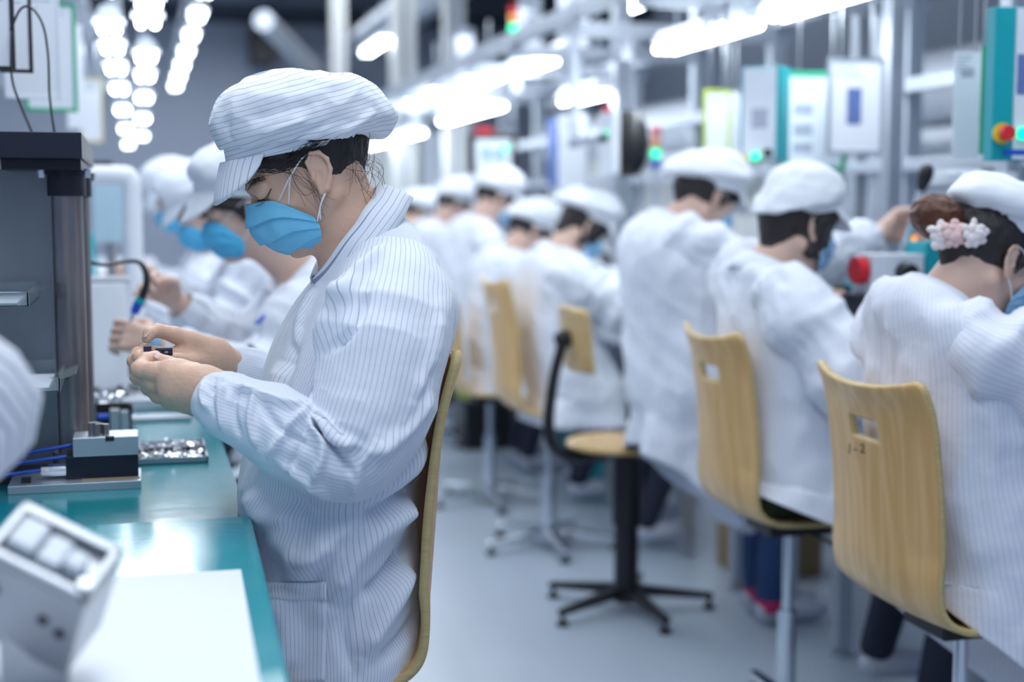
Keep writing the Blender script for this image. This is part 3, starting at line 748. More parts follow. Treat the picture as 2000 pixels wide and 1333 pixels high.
# far (right) hand, palm towards us, forefinger arched over the part
f.rc(h(446,712,2.25), h(420,696,2.235), .024, .024, .01)
f.rc(h(420,690,2.235), h(368,668,2.215), .023, .017, .014)
f.rc(h(424,704,2.235), h(366,700,2.21), .022, .018, .014)
f.rc(h(420,712,2.235), h(362,718,2.205), .018, .016, .012)
f.chain([h(376,668,2.215), h(340,654,2.205), h(308,646,2.195), h(292,652,2.185), h(287,662,2.18)], [.0150,.0122,.0104,.0092,.0075], .004)  # forefinger arched
f.chain([h(366,692,2.21), h(318,694,2.20), h(284,686,2.19), h(271,698,2.175), h(278,709,2.165)], [.014,.0115,.0105,.0095,.008], .004)
f.chain([h(366,702,2.205), h(300,702,2.21), h(270,692,2.20), h(261,706,2.185), h(272,722,2.17)], [.014,.011,.0105,.0095,.0085], .004)
f.chain([h(366,716,2.205), h(302,722,2.21), h(270,724,2.20), h(264,738,2.18)], [.014,.0105,.0095,.0085], .004)
f.chain([h(395,706,2.215), h(372,708,2.19), h(350,704,2.17), h(342,700,2.16)], [.015,.012,.0105,.0085], .005)   # thumb, tip just above the other thumb
V, Fb = f.mesh()
Vn = vnormals(V, Fb.tolist()); V = V+Vn*(.00035*noise(V, 300))[:,None]
body = mesh('body', V, Fb.tolist(), 'skin', main)
# nails
def nail(p, d, up, s=1.0):
    b = MB(); d = nrm(d); up = nrm(up); sd = np.cross(d, up); V = []; F = []
    for i in range(5):
        for j in range(5):
            a = (i/4-.5)*.010*s; c = (j/4-.5)*.0085*s
            V.append(np.array(p)+d*a+sd*c+up*(.0012-16*c*c-(8*a*a)))
    b.add(np.array(V), grid_faces(5,5,closed=False)); return b.build('fingernail', 'nail', main, smooth=True, solid=.0006)
TOC = -F_
nail(h(307,697,2.074), h(298,694,2.08)-h(320,706,2.075), np.array([0,-.75,.65]))
nail(h(286,655,2.176), h(285,664,2.178)-h(293,652,2.183), np.array([-.7,-.55,.3]))
# hair with loose strands, lashes, brow
f2 = Field(HC-.17, HC+.17, .003); P_ = lambda *a: HC+RH@(HS*np.array(a))
f2.ell(P_(-.013,0,.036), HS*np.array([.0975,.0795,.0905]), RH, .004)
f2.ell(P_(.094,0,-.034), HS*np.array([.084,.12,.098]), RH, .008, sub=True)
f2.ell(P_(.015,0,-.085), HS*np.array([.066,.12,.085]), RH, .010, sub=True)
for y in (-1,1):
    f2.rc(P_(.072,y*.032,.060), P_(.030,y*.068,.046), HS*.011, HS*.010, .014)
    f2.rc(P_(.026,y*.076,.034), P_(.018,y*.077,.004), HS*.005, HS*.003, .006)
f2.rc(P_(-.085,0,.010), P_(-.066,0,-.030), HS*.034, HS*.020, .02)
for y in (-1,1): f2.ell(P_(.036,y*.086,-.006), HS*np.array([.034,.030,.036]), RH, .006, sub=True)
V, Fb = f2.mesh(); V = V+vnormals(V, Fb.tolist())*(.0012*noise(V, 150))[:,None]
hair = mesh('hair', V, Fb.tolist(), 'hair', main)
rnd = random.Random(5); b = MB()
for i in range(70):                    # nape wisps
    a = P_(-.075+rnd.uniform(-.02,.03), .02+rnd.uniform(-.05,.045), rnd.uniform(-.03,.02)); 
    e = a+np.array([rnd.uniform(.0,.035), rnd.uniform(-.02,.01), -rnd.uniform(.02,.065)]); mid = (a+e)/2+np.array([rnd.uniform(0,.022), 0, rnd.uniform(-.004,.012)])
    b.tube([a, mid, e, e+np.array([rnd.uniform(-.012,.012),0,-.008])], rnd.uniform(.00016,.00032), 4, sub=5)
for i in range(14):                    # temple wisps falling in front of the ear
    a = P_(.05-rnd.uniform(0,.03), .074+rnd.uniform(0,.006), .04+rnd.uniform(-.01,.01)); c = P_(.03+rnd.uniform(-.02,.012), .082, .0+rnd.uniform(-.02,.02)); e = P_(.012+rnd.uniform(-.015,.03), .080, -.045+rnd.uniform(-.03,.03))
    b.tube([a, c, e], rnd.uniform(.00014,.00026), 4, sub=6)
for i in range(60):                    # hairline strands swept back to the cap
    x = rnd.uniform(-.02,.085); a = P_(x, .062+.018*(1-x/.085)+.002, .052-.012*rnd.random()-.0*x); e = P_(x-.05, .083, .040+rnd.uniform(-.02,.01)); c = (a+e)/2+RH@np.array([0,.006,-.006])
    b.tube([a, c, e], rnd.uniform(.0003,.0005), 4, sub=4)
b.build('loose_hair', 'hair', main, smooth=True)
for y in (1,-1):
    b = MB()
    lid = catmull(np.array([(.066,y*.049,.010),(.077,y*.044,.004),(.086,y*.036,.002),(.091,y*.026,.004)]), 16)
    b.tube([P_(*q) for q in lid[::3]], .0011*HS*.75, 6, sub=3)
    for q in lid[1::1]:
        a = P_(*q); b.tube([a, a+RH@np.array([.004,y*.0025,-.004]), a+RH@np.array([.0085,y*.005,-.0055])], .0002, 4, sub=3)
    b.build('eyelashes', 'lash', main, smooth=True)
    b = MB(); rr = random.Random(2)
    for i in range(26):
        t = rr.random(); q = P_(.094-.020*t**1.5, y*(.014+.034*t), .027+.004*math.sin(t*3)+rr.uniform(-.003,.003)); 
        b.tube([q, q+RH@np.array([-.004,y*.006,.002]), q+RH@np.array([-.009,y*.009,.001])], .0005, 4, sub=2)
    b.build('eyebrow', 'brow', main, smooth=True)
def hpx(px, py):
    v = RH.T@(onY(px, py, Y0)-HC)/HS; return v[0], v[2]
CK = []
for A_, B_, ry in [((441,322),(700,272),.083),((439,308),(706,262),.086),((437,296),(712,256),.089),((438,290),(722,262),.095),((424,276),(752,266),.110),((414,252),(770,240),.118),((417,222),(772,218),.120),
                   ((436,188),(752,190),.112),((480,158),(722,164),.092),((540,146),(680,150),.058),((608,144),(616,143),.004)]:
    CK.append((*hpx(*A_), *hpx(*B_), ry))
cap = cap_mesh(main, HC, RH, HS, 1.0, 'cap', 2.0, 150, 240, wr=.8, keys=CK)
me = cap.data; V = np.array([v.co for v in me.vertices])+worldloc(main); Fl = [list(p.vertices) for p in me.polygons]
FOLDK = .8
V2 = pxfolds(V, vnormals(V, Fl), [([(500,265),(560,245),(600,232)], 9, .008), ([(520,290),(590,265),(650,235)], 8, -.006), ([(660,265),(710,235),(735,215)], 9, .007), ([(640,280),(690,262),(740,250)], 8, -.006),
   ([(448,235),(446,260),(455,280)], 6, -.004), ([(700,180),(740,205),(760,240)], 12, .004), ([(470,180),(560,190),(640,175)], 16, .003), ([(480,235),(560,215),(620,200)], 12, -.004), ([(735,235),(700,275)], 6, .005)])
me.vertices.foreach_set('co', (V2-worldloc(main)).ravel()); me.update()
mask_mesh(main, HC, RH, HS, 'mask', 97, 84); loops(main, HC, RH, HS, double=True, r=.0012)

# legs under the bench
fl_ = Field(np.array([-.30,1.90,0.0]), np.array([.50,2.45,.85]), .011)
for yy in (2.08, 2.28):
    fl_.rc((.27,yy,.715), (-.10,yy,.665), .070, .058, .02); fl_.rc((-.10,yy,.665), (.0,yy,.13), .058, .044, .01)
    b = MB(); Vs, Fs, _ = sweep([(.075,yy,.07),(.05,yy,.075),(-.02,yy,.075),(-.10,yy,.07),(-.165,yy,.062)], [.018,.036,.038,.037,.02], 14, 5, up=(0,0,1)); Vs[:,2] = np.clip(Vs[:,2], .035, None); b.add(Vs, Fs); b.build('shoe', 'shoe', main, smooth=True)
fl_.rc((.27,2.10,.72), (.27,2.26,.72), .075, .075, .02); V, Fb = fl_.mesh(); mesh('trousers', V, Fb.tolist(), 'dark_trouser', main)
# ------------------------------------------------ room
def setting(o, kind='structure'): o['kind'] = kind; return o
b = MB(); b.box2((-4,-2,-.05),(9,24,0)); 
M['floor'] = mat('grey_epoxy_floor', (0.40,0.47,0.56), 0.28, var=0.10, scale=1.3, bump=0.03, bscale=6, spec=.5)
fl = setting(b.build('floor', 'floor', origin=(0,0,0)))
M['wallm'] = mat('grey_plaster_wall', (0.42,0.46,0.55), 0.9, var=.06, scale=2)
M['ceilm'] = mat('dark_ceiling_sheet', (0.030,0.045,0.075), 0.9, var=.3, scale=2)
M['beam'] = mat('grey_roof_steel', (0.22,0.27,0.34), 0.6, var=.1, scale=2)
b = MB(); b.box2((-4,18,0),(9,18.2,5.2)); setting(b.build('wall_back', 'wallm', origin=(0,18,0)))
b = MB(); b.box2((6.0,-.5,0),(6.2,18,5.2)); setting(b.build('wall_right', 'wallm', origin=(6,8,0)))
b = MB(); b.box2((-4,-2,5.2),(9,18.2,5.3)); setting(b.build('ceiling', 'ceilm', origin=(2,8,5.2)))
for i, y in enumerate((6.5, 9.5, 12.5, 15.5)):
    b = MB(); b.box2((-3,y-.06,4.45),(6,y+.06,4.75)); b.box2((-3,y-.12,4.72),(6,y+.12,4.76)); b.box2((-3,y-.12,4.42),(6,y+.12,4.46)); setting(b.build('trim_%d' % (i+1), 'beam', origin=(2,y,4.4)))

# ------------------------------------------------ plywood chair
def shell(parent, G, seat, wid=.40, bh=.48, depth=.36, hole=True, mats=('ply','plyedge'), bow=.030, back=True, lean=.045):
    pr = [(.20,-.022),(.17,-.006),(.08,0),(-.06,.002),(-.125,.010),(-.172,.040),(-.192,.095),(-.198,.17),(-.203,.25),(-.212,.33),(-.225,.41),(-.225-lean*.5,bh)]
    nv, nu = 120, 44; P = catmull(np.array([(x,0,z) for x, z in pr]), nv)
    arc = np.concatenate([[0], np.cumsum(np.linalg.norm(np.diff(P, axis=0), axis=1))]); tot = arc[-1]
    U = np.linspace(-1,1,nu); V = np.zeros((nv,nu,3)); A = np.zeros((nv,nu,2))
    T = np.gradient(P, axis=0); T /= np.linalg.norm(T, axis=1)[:,None]
    for i in range(nv):
        s = arc[i]; w2 = wid/2*(.94+.06*math.sin(min(1, s/tot*1.2)*math.pi*.6)); top = max(0, (s-(tot-.05))/.05); rc = (1-math.sqrt(max(0, 1-max(0, (s-(tot-.025))/.025)**2)))*.018; rf = (1-math.sqrt(max(0, 1-max(0, (.05-s)/.05)**2)))*.04
        w2 -= rc+rf
        up = np.clip((s-.30)/.2, 0, 1)
        for j in range(nu):
            y = U[j]*w2; 
            V[i,j] = P[i]+np.array([-T[i][2], 0, T[i][0]])*0+np.array([bow*U[j]**2*up, y, -.022*(1-U[j]**2)*np.clip((s-(tot-.12))/.12,0,1)+.008*U[j]**2*(1-up)])
            A[i,j] = (y, tot-s)
    keep = np.ones((nv-1,nu-1), bool)
    if hole:
        cx, cy, hw, hh = 0, .112, .060, .027
        def sd(a, b):   # D-shaped slot: flat on top, round below
            yy = b-cy; xx = a-cx; k = np.where(yy > 0, np.sqrt(np.clip(1-(yy/hh)**2, 0, 1))*.35+.65, 1.0)
            return np.maximum(np.abs(xx)-hw*k, np.abs(yy)-hh)
        d = sd(A[...,0], A[...,1]); ins = d < 0
        keep = ~(ins[:-1,:-1] & ins[1:,:-1] & ins[:-1,1:] & ins[1:,1:])
        edge = ins & (np.pad(keep, ((1,0),(1,0)), constant_values=True) | np.pad(keep, ((0,1),(1,0)), constant_values=True) | np.pad(keep, ((1,0),(0,1)), constant_values=True) | np.pad(keep, ((0,1),(0,1)), constant_values=True))
    idx = np.arange(nv*nu).reshape(nv,nu); F = []
    for i in range(nv-1):
        for j in range(nu-1):
            if keep[i,j]: F.append([int(idx[i,j]), int(idx[i,j+1]), int(idx[i+1,j+1]), int(idx[i+1,j])])
    Wd = np.array([G(p+np.array([0,0,seat])) for p in V.reshape(-1,3)])
    o = mesh('seat_shell', Wd, F, list(mats), parent)
    s = o.modifiers.new('solid', 'SOLIDIFY'); s.thickness = .013; s.offset = 0; s.material_offset_rim = 1; s.use_even_offset = True
    return o
def star(parent, G, z0, metal, r=.27, rot=.3, hub=.03, glide='black', n=5, name='base'):
    b = MB(); c = G((0,0,0))
    for k in range(n):
        a = rot+k*2*math.pi/n; d = np.array([math.cos(a), math.sin(a), 0]); sd = np.array([-d[1], d[0], 0])
        p0 = c+d*.02+[0,0,z0+.045]; p1 = c+d*r+[0,0,.045]
        V = [p0+sd*.022+[0,0,.012], p0-sd*.022+[0,0,.012], p0-sd*.022-[0,0,.022], p0+sd*.022-[0,0,.022], p1+sd*.013+[0,0,.008], p1-sd*.013+[0,0,.008], p1-sd*.013-[0,0,.012], p1+sd*.013-[0,0,.012]]
        b.add(V, [[0,1,2,3],[4,7,6,5],[0,4,5,1],[1,5,6,2],[2,6,7,3],[3,7,4,0]])
    b.cyl(c+[0,0,z0+.01], c+[0,0,z0+.085], hub+.008, hub)
    o = b.build(name, metal, parent, bevel=.004)
    for k in range(n):
        a = rot+k*2*math.pi/n; q = c+np.array([math.cos(a), math.sin(a), 0])*(r-.012)
        g = MB(); g.cyl(q+[0,0,.0], q+[0,0,.012], .021, .019, 14); g.cyl(q+[0,0,.012], q+[0,0,.036], .007, .007, 8); g.build('glide', glide, o, smooth=False)
    return o
def ply_chair(x, y, yaw, seat, label, rot=.3, group=None, hole=True, lean=.045, bh=.48, wid=.40):
    R = frameR(yaw); o = np.array([x,y,0.0]); G = lambda p: o+R@np.array(p, float)
    t = thing('plywood_chair', o, label, 'chair', group)
    shell(t, G, seat, hole=hole, lean=lean, bh=bh, wid=wid)
    b = MB(); b.box(G((0,0,seat-.025)), (.17,.15,.035), rz=yaw); b.build('seat_mechanism', 'black', t, bevel=.005)
    b = MB(); b.cyl(G((0,0,.28)), G((0,0,seat-.03)), .014); b.build('gas_piston', 'chrome', t, smooth=True, auto=40)
    b = MB(); b.cyl(G((0,0,.07)), G((0,0,.30)), .025, .024); b.build('column', 'chrome', t, smooth=True, auto=40)
    b = MB(); b.tube([G((0,-.05,seat-.03)), G((.05,-.14,seat-.05)), G((.06,-.19,seat-.09))], .005, 8); b.sph(G((.06,-.195,seat-.10)), .014, 10); b.build('height_lever', 'black', t, smooth=True)
    star(t, G, .02, 'chrome', rot=rot)
    return t
ch = onY(852, 1150, 1.98)
ply_chair(ch[0]-.185, 2.185, math.pi, .618, 'blond plywood chair seen edge-on behind the worker in focus', rot=.1, hole=True, lean=.05, bh=.502)

# ------------------------------------------------ left bench
BZ = .86; BX = .150
def bench(name, x0, x1, y0, y1, z, label, top='teal', th=.035, legs=True, lm='alu', grp=None):
    t = thing(name, ((x0+x1)/2, (y0+y1)/2, 0), label, 'workbench', grp)
    b = MB(); b.box2((x0,y0,z-th),(x1,y1,z-.003)); b.build('worktop', 'whitepaint', t, bevel=.003)
    b = MB(); b.box2((x0,y0,z-.003),(x1,y1,z)); b.build('bench_mat', top, t)
    b = MB(); b.box2((x0+.08,y0+.05,z-th-.05),(x1-.08,y1-.05,z-th)); b.build('apron', lm, t)
    for sx in (x0+.10, x1-.10):
        for sy in np.linspace(y0+.12, y1-.12, max(2, int((y1-y0)/1.6)+1)):
            b = MB(); b.box2((sx-.022,sy-.022,.03),(sx+.022,sy+.022,z-th-.05)); b.cyl((sx,sy,0),(sx,sy,.015),.035); b.cyl((sx,sy,.015),(sx,sy,.03),.01); b.build('leg', lm, t)
    return t
bench('workbench', -.50, .112, .3, 2.02, BZ, 'near bench under the acrylic slab and white sheet', top='teal')
bench('workbench', -.50, BX, 2.03, 3.40, BZ, 'teal-topped workbench with a worn green mat in front of the worker in focus')
bench('workbench', -.50, .12, 3.43, 13.0, BZ, 'long white workbench continuing behind the teal one on the left', top='whitepaint')
# white metal rail across the far end of the mat
b = MB(); b.box2((-.49,3.36,BZ),(.14,3.42,BZ+.022)); tag(b.build('divider_rail', 'whitepaint', bevel=.002), 'white metal rail across the far end of the teal mat', 'rail')
b = MB(); b.box2((-.45,3.16,BZ),(.10,3.22,BZ+.010)); tag(b.build('metal_strip', 'alu', bevel=.002), 'flat pale metal strip lying on the teal mat before the white rail', 'strip')
# acrylic slab with paper at the near end
sy = 2.055
b = MB(); z0_, z1_ = BZ+.001, BZ+.022; b.add([(-.49,.45,z0_),(.106,.45,z0_),(.148,sy,z0_),(-.49,sy,z0_),(-.49,.45,z1_),(.106,.45,z1_),(.148,sy,z1_),(-.49,sy,z1_)], [[0,3,2,1],[4,5,6,7],[0,1,5,4],[1,2,6,5],[2,3,7,6],[3,0,4,7]]); slab = tag(b.build('acrylic_slab', 'tealglass', bevel=.006, origin=(-.2,1.2,BZ)), 'thick teal-edged clear acrylic slab covering the near end of the bench', 'cover')
b = MB(); b.box((-.155,1.12,BZ+.023),(.50,1.26,.001),rz=-.026); tag(b.build('paper_sheet', 'paper', origin=(-.17,1.1,BZ+.022)), 'large white sheet lying on the acrylic slab', 'paper')
# blurred metal fixture lower left, leaning
def P4(px, py, z): return onZ(px, py, z)
fx = thing('metal_fixture', (-.30,1.20,BZ+.024), 'blurred grey metal fixture box with white parts in its open top, lower left corner', 'fixture')
_r = math.radians(26); _t = math.radians(36); _u = U_*math.cos(_r)+R_*math.sin(_r); Rf = np.stack([R_*math.cos(_r)-U_*math.sin(_r), F_*math.cos(_t)+_u*math.sin(_t), _u*math.cos(_t)-F_*math.sin(_t)], 1); of = np.array(atD(118, 1076, 1.27))
def fb(lo, hi, mb, mi=0):
    lo = np.array(lo); hi = np.array(hi); P = np.array([[x,y,z] for x in (lo[0],hi[0]) for y in (lo[1],hi[1]) for z in (lo[2],hi[2])])
    mb.add(P@Rf.T+of, [[0,1,3,2],[4,6,7,5],[0,4,5,1],[2,3,7,6],[0,2,6,4],[1,5,7,3]], mi)
b = MB(); fb((-.056,-.034,-.115),(.046,.034,-.012), b)
for lo, hi in (((-.056,-.034,-.012),(.046,-.026,0)),((-.056,.024,-.012),(.046,.034,0)),((-.056,-.034,-.012),(-.047,.034,0)),((.036,-.034,-.012),(.046,.034,0))): fb(lo, hi, b)
b.build('housing', 'steel', fx, bevel=.002)
b = MB(); fb((-.044,-.018,-.012),(-.018,.016,.006), b); fb((-.014,-.020,-.012),(.008,.012,.004), b); fb((.010,-.016,-.012),(.028,.004,.008), b); b.build('white_insert', 'whiteplastic', fx, bevel=.003)
b = MB(); q = of+Rf@np.array([.037,-.026,.002]); b.cyl(q-Rf[:,2]*.004, q+Rf[:,2]*.006, .0055); b.build('screw', 'chrome', fx, smooth=False)
for x, z in ((.012,-.055),(-.038,-.045),(.030,-.062)):
    b = MB(); q = of+Rf@np.array([x,-.034,z]); b.cyl(q-Rf[:,1]*.001, q+Rf[:,1]*.003, .006); b.build('screw_hole', 'black', fx)
# a solid foot so the fixture rests on the slab
fb_ = of+Rf@np.array([-.005,0,-.112]); b = MB(); b.box2((fb_[0]-.03,fb_[1]-.03,BZ+.024),(fb_[0]+.03,fb_[1]+.03,max(BZ+.04,fb_[2]+.012))); b.build('foot', 'steel', fx, bevel=.003)

# ------------------------------------------------ press with guide pillars
zt = 1.40
pr = thing('pillar_press', (-.45,2.75,BZ), 'tall press with round steel guide pillars and a black top plate, left edge', 'press')
fcorner = onZ(160, 281, 1.462); fc2 = onZ(187, 292, 1.462)
xr = onY(160, 300, 2.42)[0]
b = MB(); b.box2((-.52,2.42,1.405),(xr,3.05,1.447)); b.build('top_plate', 'darksteel', pr, bevel=.0015)
b = MB()
b.box2((-.215,2.47,1.388),(xr-.004,2.97,1.405))
b.build('flange', 'darksteel', pr, bevel=.001)
px1 = onY(137, 600, 2.55)[0]
for yy in (2.55, 2.86):
    b = MB(); b.cyl((px1,yy,1.345),(px1,yy,1.388),.032,.032,32); b.cyl((px1,yy,1.382),(px1,yy,1.388),.038,.038,32); b.build('bushing', 'darksteel', pr, smooth=True, auto=40)
    b = MB(); b.cyl((px1,yy,BZ),(px1,yy,1.35),.0262,.0262,32); b.cyl((px1,yy,BZ),(px1,yy,BZ+.045),.036,.036,32); b.build('guide_pillar', 'pillar', pr, smooth=True, auto=40)
    for dx in (-.038, .036):
        b = MB(); b.cyl((px1+dx,yy-.045,1.375),(px1+dx,yy-.045,1.39),.0055,.0055,10); b.build('bolt', 'chrome', pr)
b = MB(); b.box2((-.50,2.62,BZ),(px1-.03,2.66,1.392)); b.build('rear_plate', 'plate', pr, bevel=.002)
b = MB(); b.box2((-.49,2.50,BZ),(px1+.02,3.0,BZ+.012)); b.build('bed', 'darksteel', pr)
# clear parts trays bracketed on the press
for k, (px, py) in enumerate((((0,62),(538,592)),((0,122),(700,756)))):
    z = 1.33-(py[1]-400)/1150
    pz = onY(px[1], (py[0]+py[1])/2+8, 2.42)
    t = thing('parts_tray', (pz[0]-.09,2.45,pz[2]-.02), ['clear plastic parts tray with a white card, upper of two on the press','clear plastic parts tray with a bent front lip, lower of two on the press'][k], 'tray')
    b = MB(); x1 = pz[0]; x0 = x1-.20; zz = pz[2]
    b.box2((x0,2.36,zz-.018),(x1,2.60,zz-.015)); b.box2((x1-.004,2.36,zz-.018),(x1,2.60,zz+.010)); b.box2((x0,2.36,zz-.018),(x1,2.363,zz+.006)); b.box2((x0,2.597,zz-.018),(x1,2.60,zz+.010))
    b.build('tray_body', 'clear', t, bevel=.001)
    b = MB(); b.box((x1+.010,2.48,zz+.004),(.026,.20,.002), ry=-.35); b.build('front_lip', 'clear', t)
    b = MB(); b.box2((x0+.01,2.38,zz-.014),(x1-.02,2.57,zz-.012)); b.build('card', 'paper', t)
    b = MB(); b.box2((x0+.05,2.57,zz-.045),(x0+.09,2.62,zz-.018)); b.build('bracket', 'black', t)

# ------------------------------------------------ tooling block on its base plate
a = onZ(20, 957, BZ); c_ = onZ(276, 955, BZ)
tb = thing('tooling_block', ((a[0]+c_[0])/2, a[1]+.05, BZ), 'silver and black tooling block with steel pins on a pale metal base plate', 'tooling')
yb = c_[1]; x0, x1 = a[0], c_[0]
b = MB(); b.box2((x0,yb,BZ),(x1,yb+.115,BZ+.014)); b.build('base_plate', 'alu', tb, bevel=.001)
b = MB(); b.box2((x0+.115,yb+.02,BZ+.014),(x1-.002,yb+.024,BZ+.0165)); b.build('tape_strip', mat('brown_tape', (.35,.27,.15), .6), tb)
bx0 = onY(128, 900, yb+.035)[0]; bx1 = onY(270, 900, yb+.035)[0]
b = MB(); b.box2((bx0,yb+.035,BZ+.014),(bx1,yb+.105,BZ+.052)); b.build('black_block', 'darksteel', tb, bevel=.001)
b = MB(); b.box2((bx0+.012,yb+.033,BZ+.052),(bx1+.001,yb+.105,BZ+.084)); b.build('silver_block', 'alu', tb, bevel=.0015)
b = MB(); b.box2((bx1-.052,yb+.031,BZ+.077),(bx1-.038,yb+.040,BZ+.0845)); b.build('dark_clip', 'black', tb)
for i, (dx, dy, r, h_) in enumerate(((-.074,.055,.0065,.022),(-.066,.050,.0055,.020),(-.052,.06,.006,.018),(-.070,.07,.006,.02),(-.060,.074,.005,.017))):
    b = MB(); b.cyl((bx1+dx,yb+dy,BZ+.084),(bx1+dx,yb+dy,BZ+.084+h_),r,r,16); b.build('steel_pin', 'pillar', tb, smooth=True, auto=40)
b = MB(); b.cyl((bx0-.028,yb+.05,BZ+.028),(bx0,yb+.05,BZ+.028),.011,.011,16); b.cyl((bx0-.04,yb+.05,BZ+.028),(bx0-.028,yb+.05,BZ+.028),.008,.008,6); b.build('air_fitting', 'chrome', tb, smooth=False)
b = MB(); b.box2((bx0-.07,yb+.02,BZ+.014),(bx0-.055,yb+.035,BZ+.022)); b.build('rubber_stop', 'black', tb)
for i, off in enumerate((0,.012,.022)):
    b = MB(); b.tube([(bx0-.035+.05*(i>0),yb+.05+off*1.5,BZ+.03+off*1.6),(bx0-.09,yb+.045+off,BZ+.026+off*1.2),(bx0-.17,yb+.03+off,BZ+.022+off*.5),(bx0-.30,yb+.05+off*2,BZ+.03)],.0032,8)
    tag(b.build('air_hose', 'blue', smooth=True), ['thin blue air hose running from the chrome fitting','thin blue air hose, the middle of three behind the tooling block','thin blue air hose, the topmost of three behind the tooling block'][i], 'hose')
# small clamp fixture behind
cf = onZ(235, 842, BZ+.0)
b0 = thing('clamp_fixture', (cf[0],cf[1],BZ), 'small silver clamp fixture with a black bracket behind the tooling block', 'fixture')
b = MB(); b.box2((cf[0]-.020,cf[1]-.01,BZ),(cf[0]-.001,cf[1]+.02,BZ+.046)); b.build('left_jaw', 'alu', b0, bevel=.001)
b = MB(); b.box2((cf[0]+.001,cf[1]-.01,BZ),(cf[0]+.018,cf[1]+.02,BZ+.042)); b.build('right_jaw', 'alu', b0, bevel=.001)
b = MB(); b.box2((cf[0]-.05,cf[1]+.02,BZ),(cf[0]+.024,cf[1]+.03,BZ+.056)); b.box2((cf[0]+.018,cf[1]-.012,BZ+.04),(cf[0]+.026,cf[1]+.03,BZ+.056)); b.build('black_bracket', 'black', b0, bevel=.001)
b = MB(); b.cyl((cf[0]-.045,cf[1]+.005,BZ+.03),(cf[0]-.022,cf[1]+.005,BZ+.03),.007,.007,12); b.build('air_fitting', 'blue', b0)
# shallow trays of shiny parts
def shards(mb, x0, x1, y0, y1, z, n, rnd, hgt=.012, big=.014):
    for i in range(n):
        c = (rnd.uniform(x0,x1), rnd.uniform(y0,y1), z+rnd.uniform(.001,hgt)); d = (rnd.uniform(.3,1)*big, rnd.uniform(.2,.6)*big, rnd.uniform(.05,.15)*big)
        mb.box(c, d, rz=rnd.uniform(0,3.1), ry=rnd.uniform(-.7,.7), rx=rnd.uniform(-.7,.7))
rnd = random.Random(11)
tx0 = onZ(272, 903, BZ)[0]; A_ = onZ(407, 904, BZ); yA = A_[1]; tx1 = A_[0]
for k, (ya, yb2, lab, n) in enumerate(((yA, yA+.062, 'shallow metal tray heaped with shiny metal clips, the nearest of three', 120), (yA+.066, yA+.115, 'shallow metal tray of small black and silver parts, the middle of three', 80), (yA+.12, yA+.20, 'shallow metal tray of bright metal clips, the farthest of three', 110))):
    t = thing('parts_tray', ((tx0+tx1)/2, (ya+yb2)/2, BZ), lab, 'tray')
    b = MB(); b.box2((tx0-.03,ya,BZ),(tx1,yb2,BZ+.002))
    for lo, hi in (((tx0-.03,ya,BZ),(tx1,ya+.003,BZ+.012)),((tx0-.03,yb2-.003,BZ),(tx1,yb2,BZ+.012)),((tx1-.003,ya,BZ),(tx1,yb2,BZ+.012))): b.box2(lo, hi)
    b.build('tray_body', 'steel' if k != 1 else 'black', t)
    b = MB(); shards(b, tx0-.02, tx1-.012, ya+.008, yb2-.008, BZ+.003, n, rnd); tag(b.build('metal_clips', 'scrap' if k != 1 else 'steel', origin=((tx0+tx1)/2,(ya+yb2)/2,BZ+.002)), ['shiny loose metal clips in the nearest shallow tray','small grey parts in the middle shallow tray','bright loose metal clips in the farthest shallow tray'][k], 'metal parts', kind='stuff')
hp = onZ(205, 840, BZ); b = MB(); shards(b, hp[0]-.045, hp[0]+.035, hp[1]+.03, hp[1]+.10, BZ, 260, rnd, .07, .020); tag(b.build('metal_offcuts', 'scrap'), 'heap of crumpled shiny metal offcuts beside the press pillar', 'metal parts', kind='stuff')
hp = onZ(250, 838, BZ); b = MB(); shards(b, hp[0]-.004, hp[0]+.016, hp[1]-.01, hp[1]+.03, BZ, 40, rnd, .03, .010); tag(b.build('metal_offcuts', 'scrap'), 'small pile of bright offcuts beside the clamp fixture', 'metal parts', kind='stuff')
# black part in her hands
pc = (np.array(pt(311, 689, 2.12))); t = thing('connector_part', pc, 'small black plastic connector held in the fingers of the worker in focus', 'part')
def cb(x0,y0,x1,y1,d=.012,Y=2.125,m='black'):
    A0 = pt(x0,y0,Y); B0 = pt(x1,y1,Y); return (A0[0],Y-d/2,B0[2]),(B0[0],Y+d/2,A0[2])
M['connector'] = mat('dark_violet_black_plastic', (.035,.035,.07), .35, var=.2)
b = MB()
for r in ((280,676,296,690),(303,680,337,686),(303,684,308,692),(313,684,322,692),(328,684,337,692),(303,690,337,694)): b.box2(*cb(*r))
b.build('upper_shell', 'connector', t, bevel=.0004)
b = MB(); b.box2(*cb(296,684,304,690,.008)); b.box2(*cb(308,693,335,703,.012)); b.box2(*cb(316,700,333,707,.010))
for i in range(5): b.box2(*cb(310+i*5,690,312+i*5,705,.016))
b.build('lower_body', 'black', t, bevel=.0003)
# ------------------------------------------------ the other workers
M['maskbright'] = mat('bright_blue_mask_fabric', (0.10,0.53,0.85), 0.7, var=.15, scale=30)
M['coatfine'] = cloth_mat('white_fine_stripe_cotton', (0.80,0.82,0.90), (0.70,0.72,0.85), spacing=0.0095, width=0.3)
def left(y, hx, label, head, neck, hpitch, hands, **k):
    k.setdefault('hs', .97)
    r = worker('person', label, (hx, y), math.pi, .6, (0, .72), neck, head, hpitch, hands, group=None, **k)
    return r
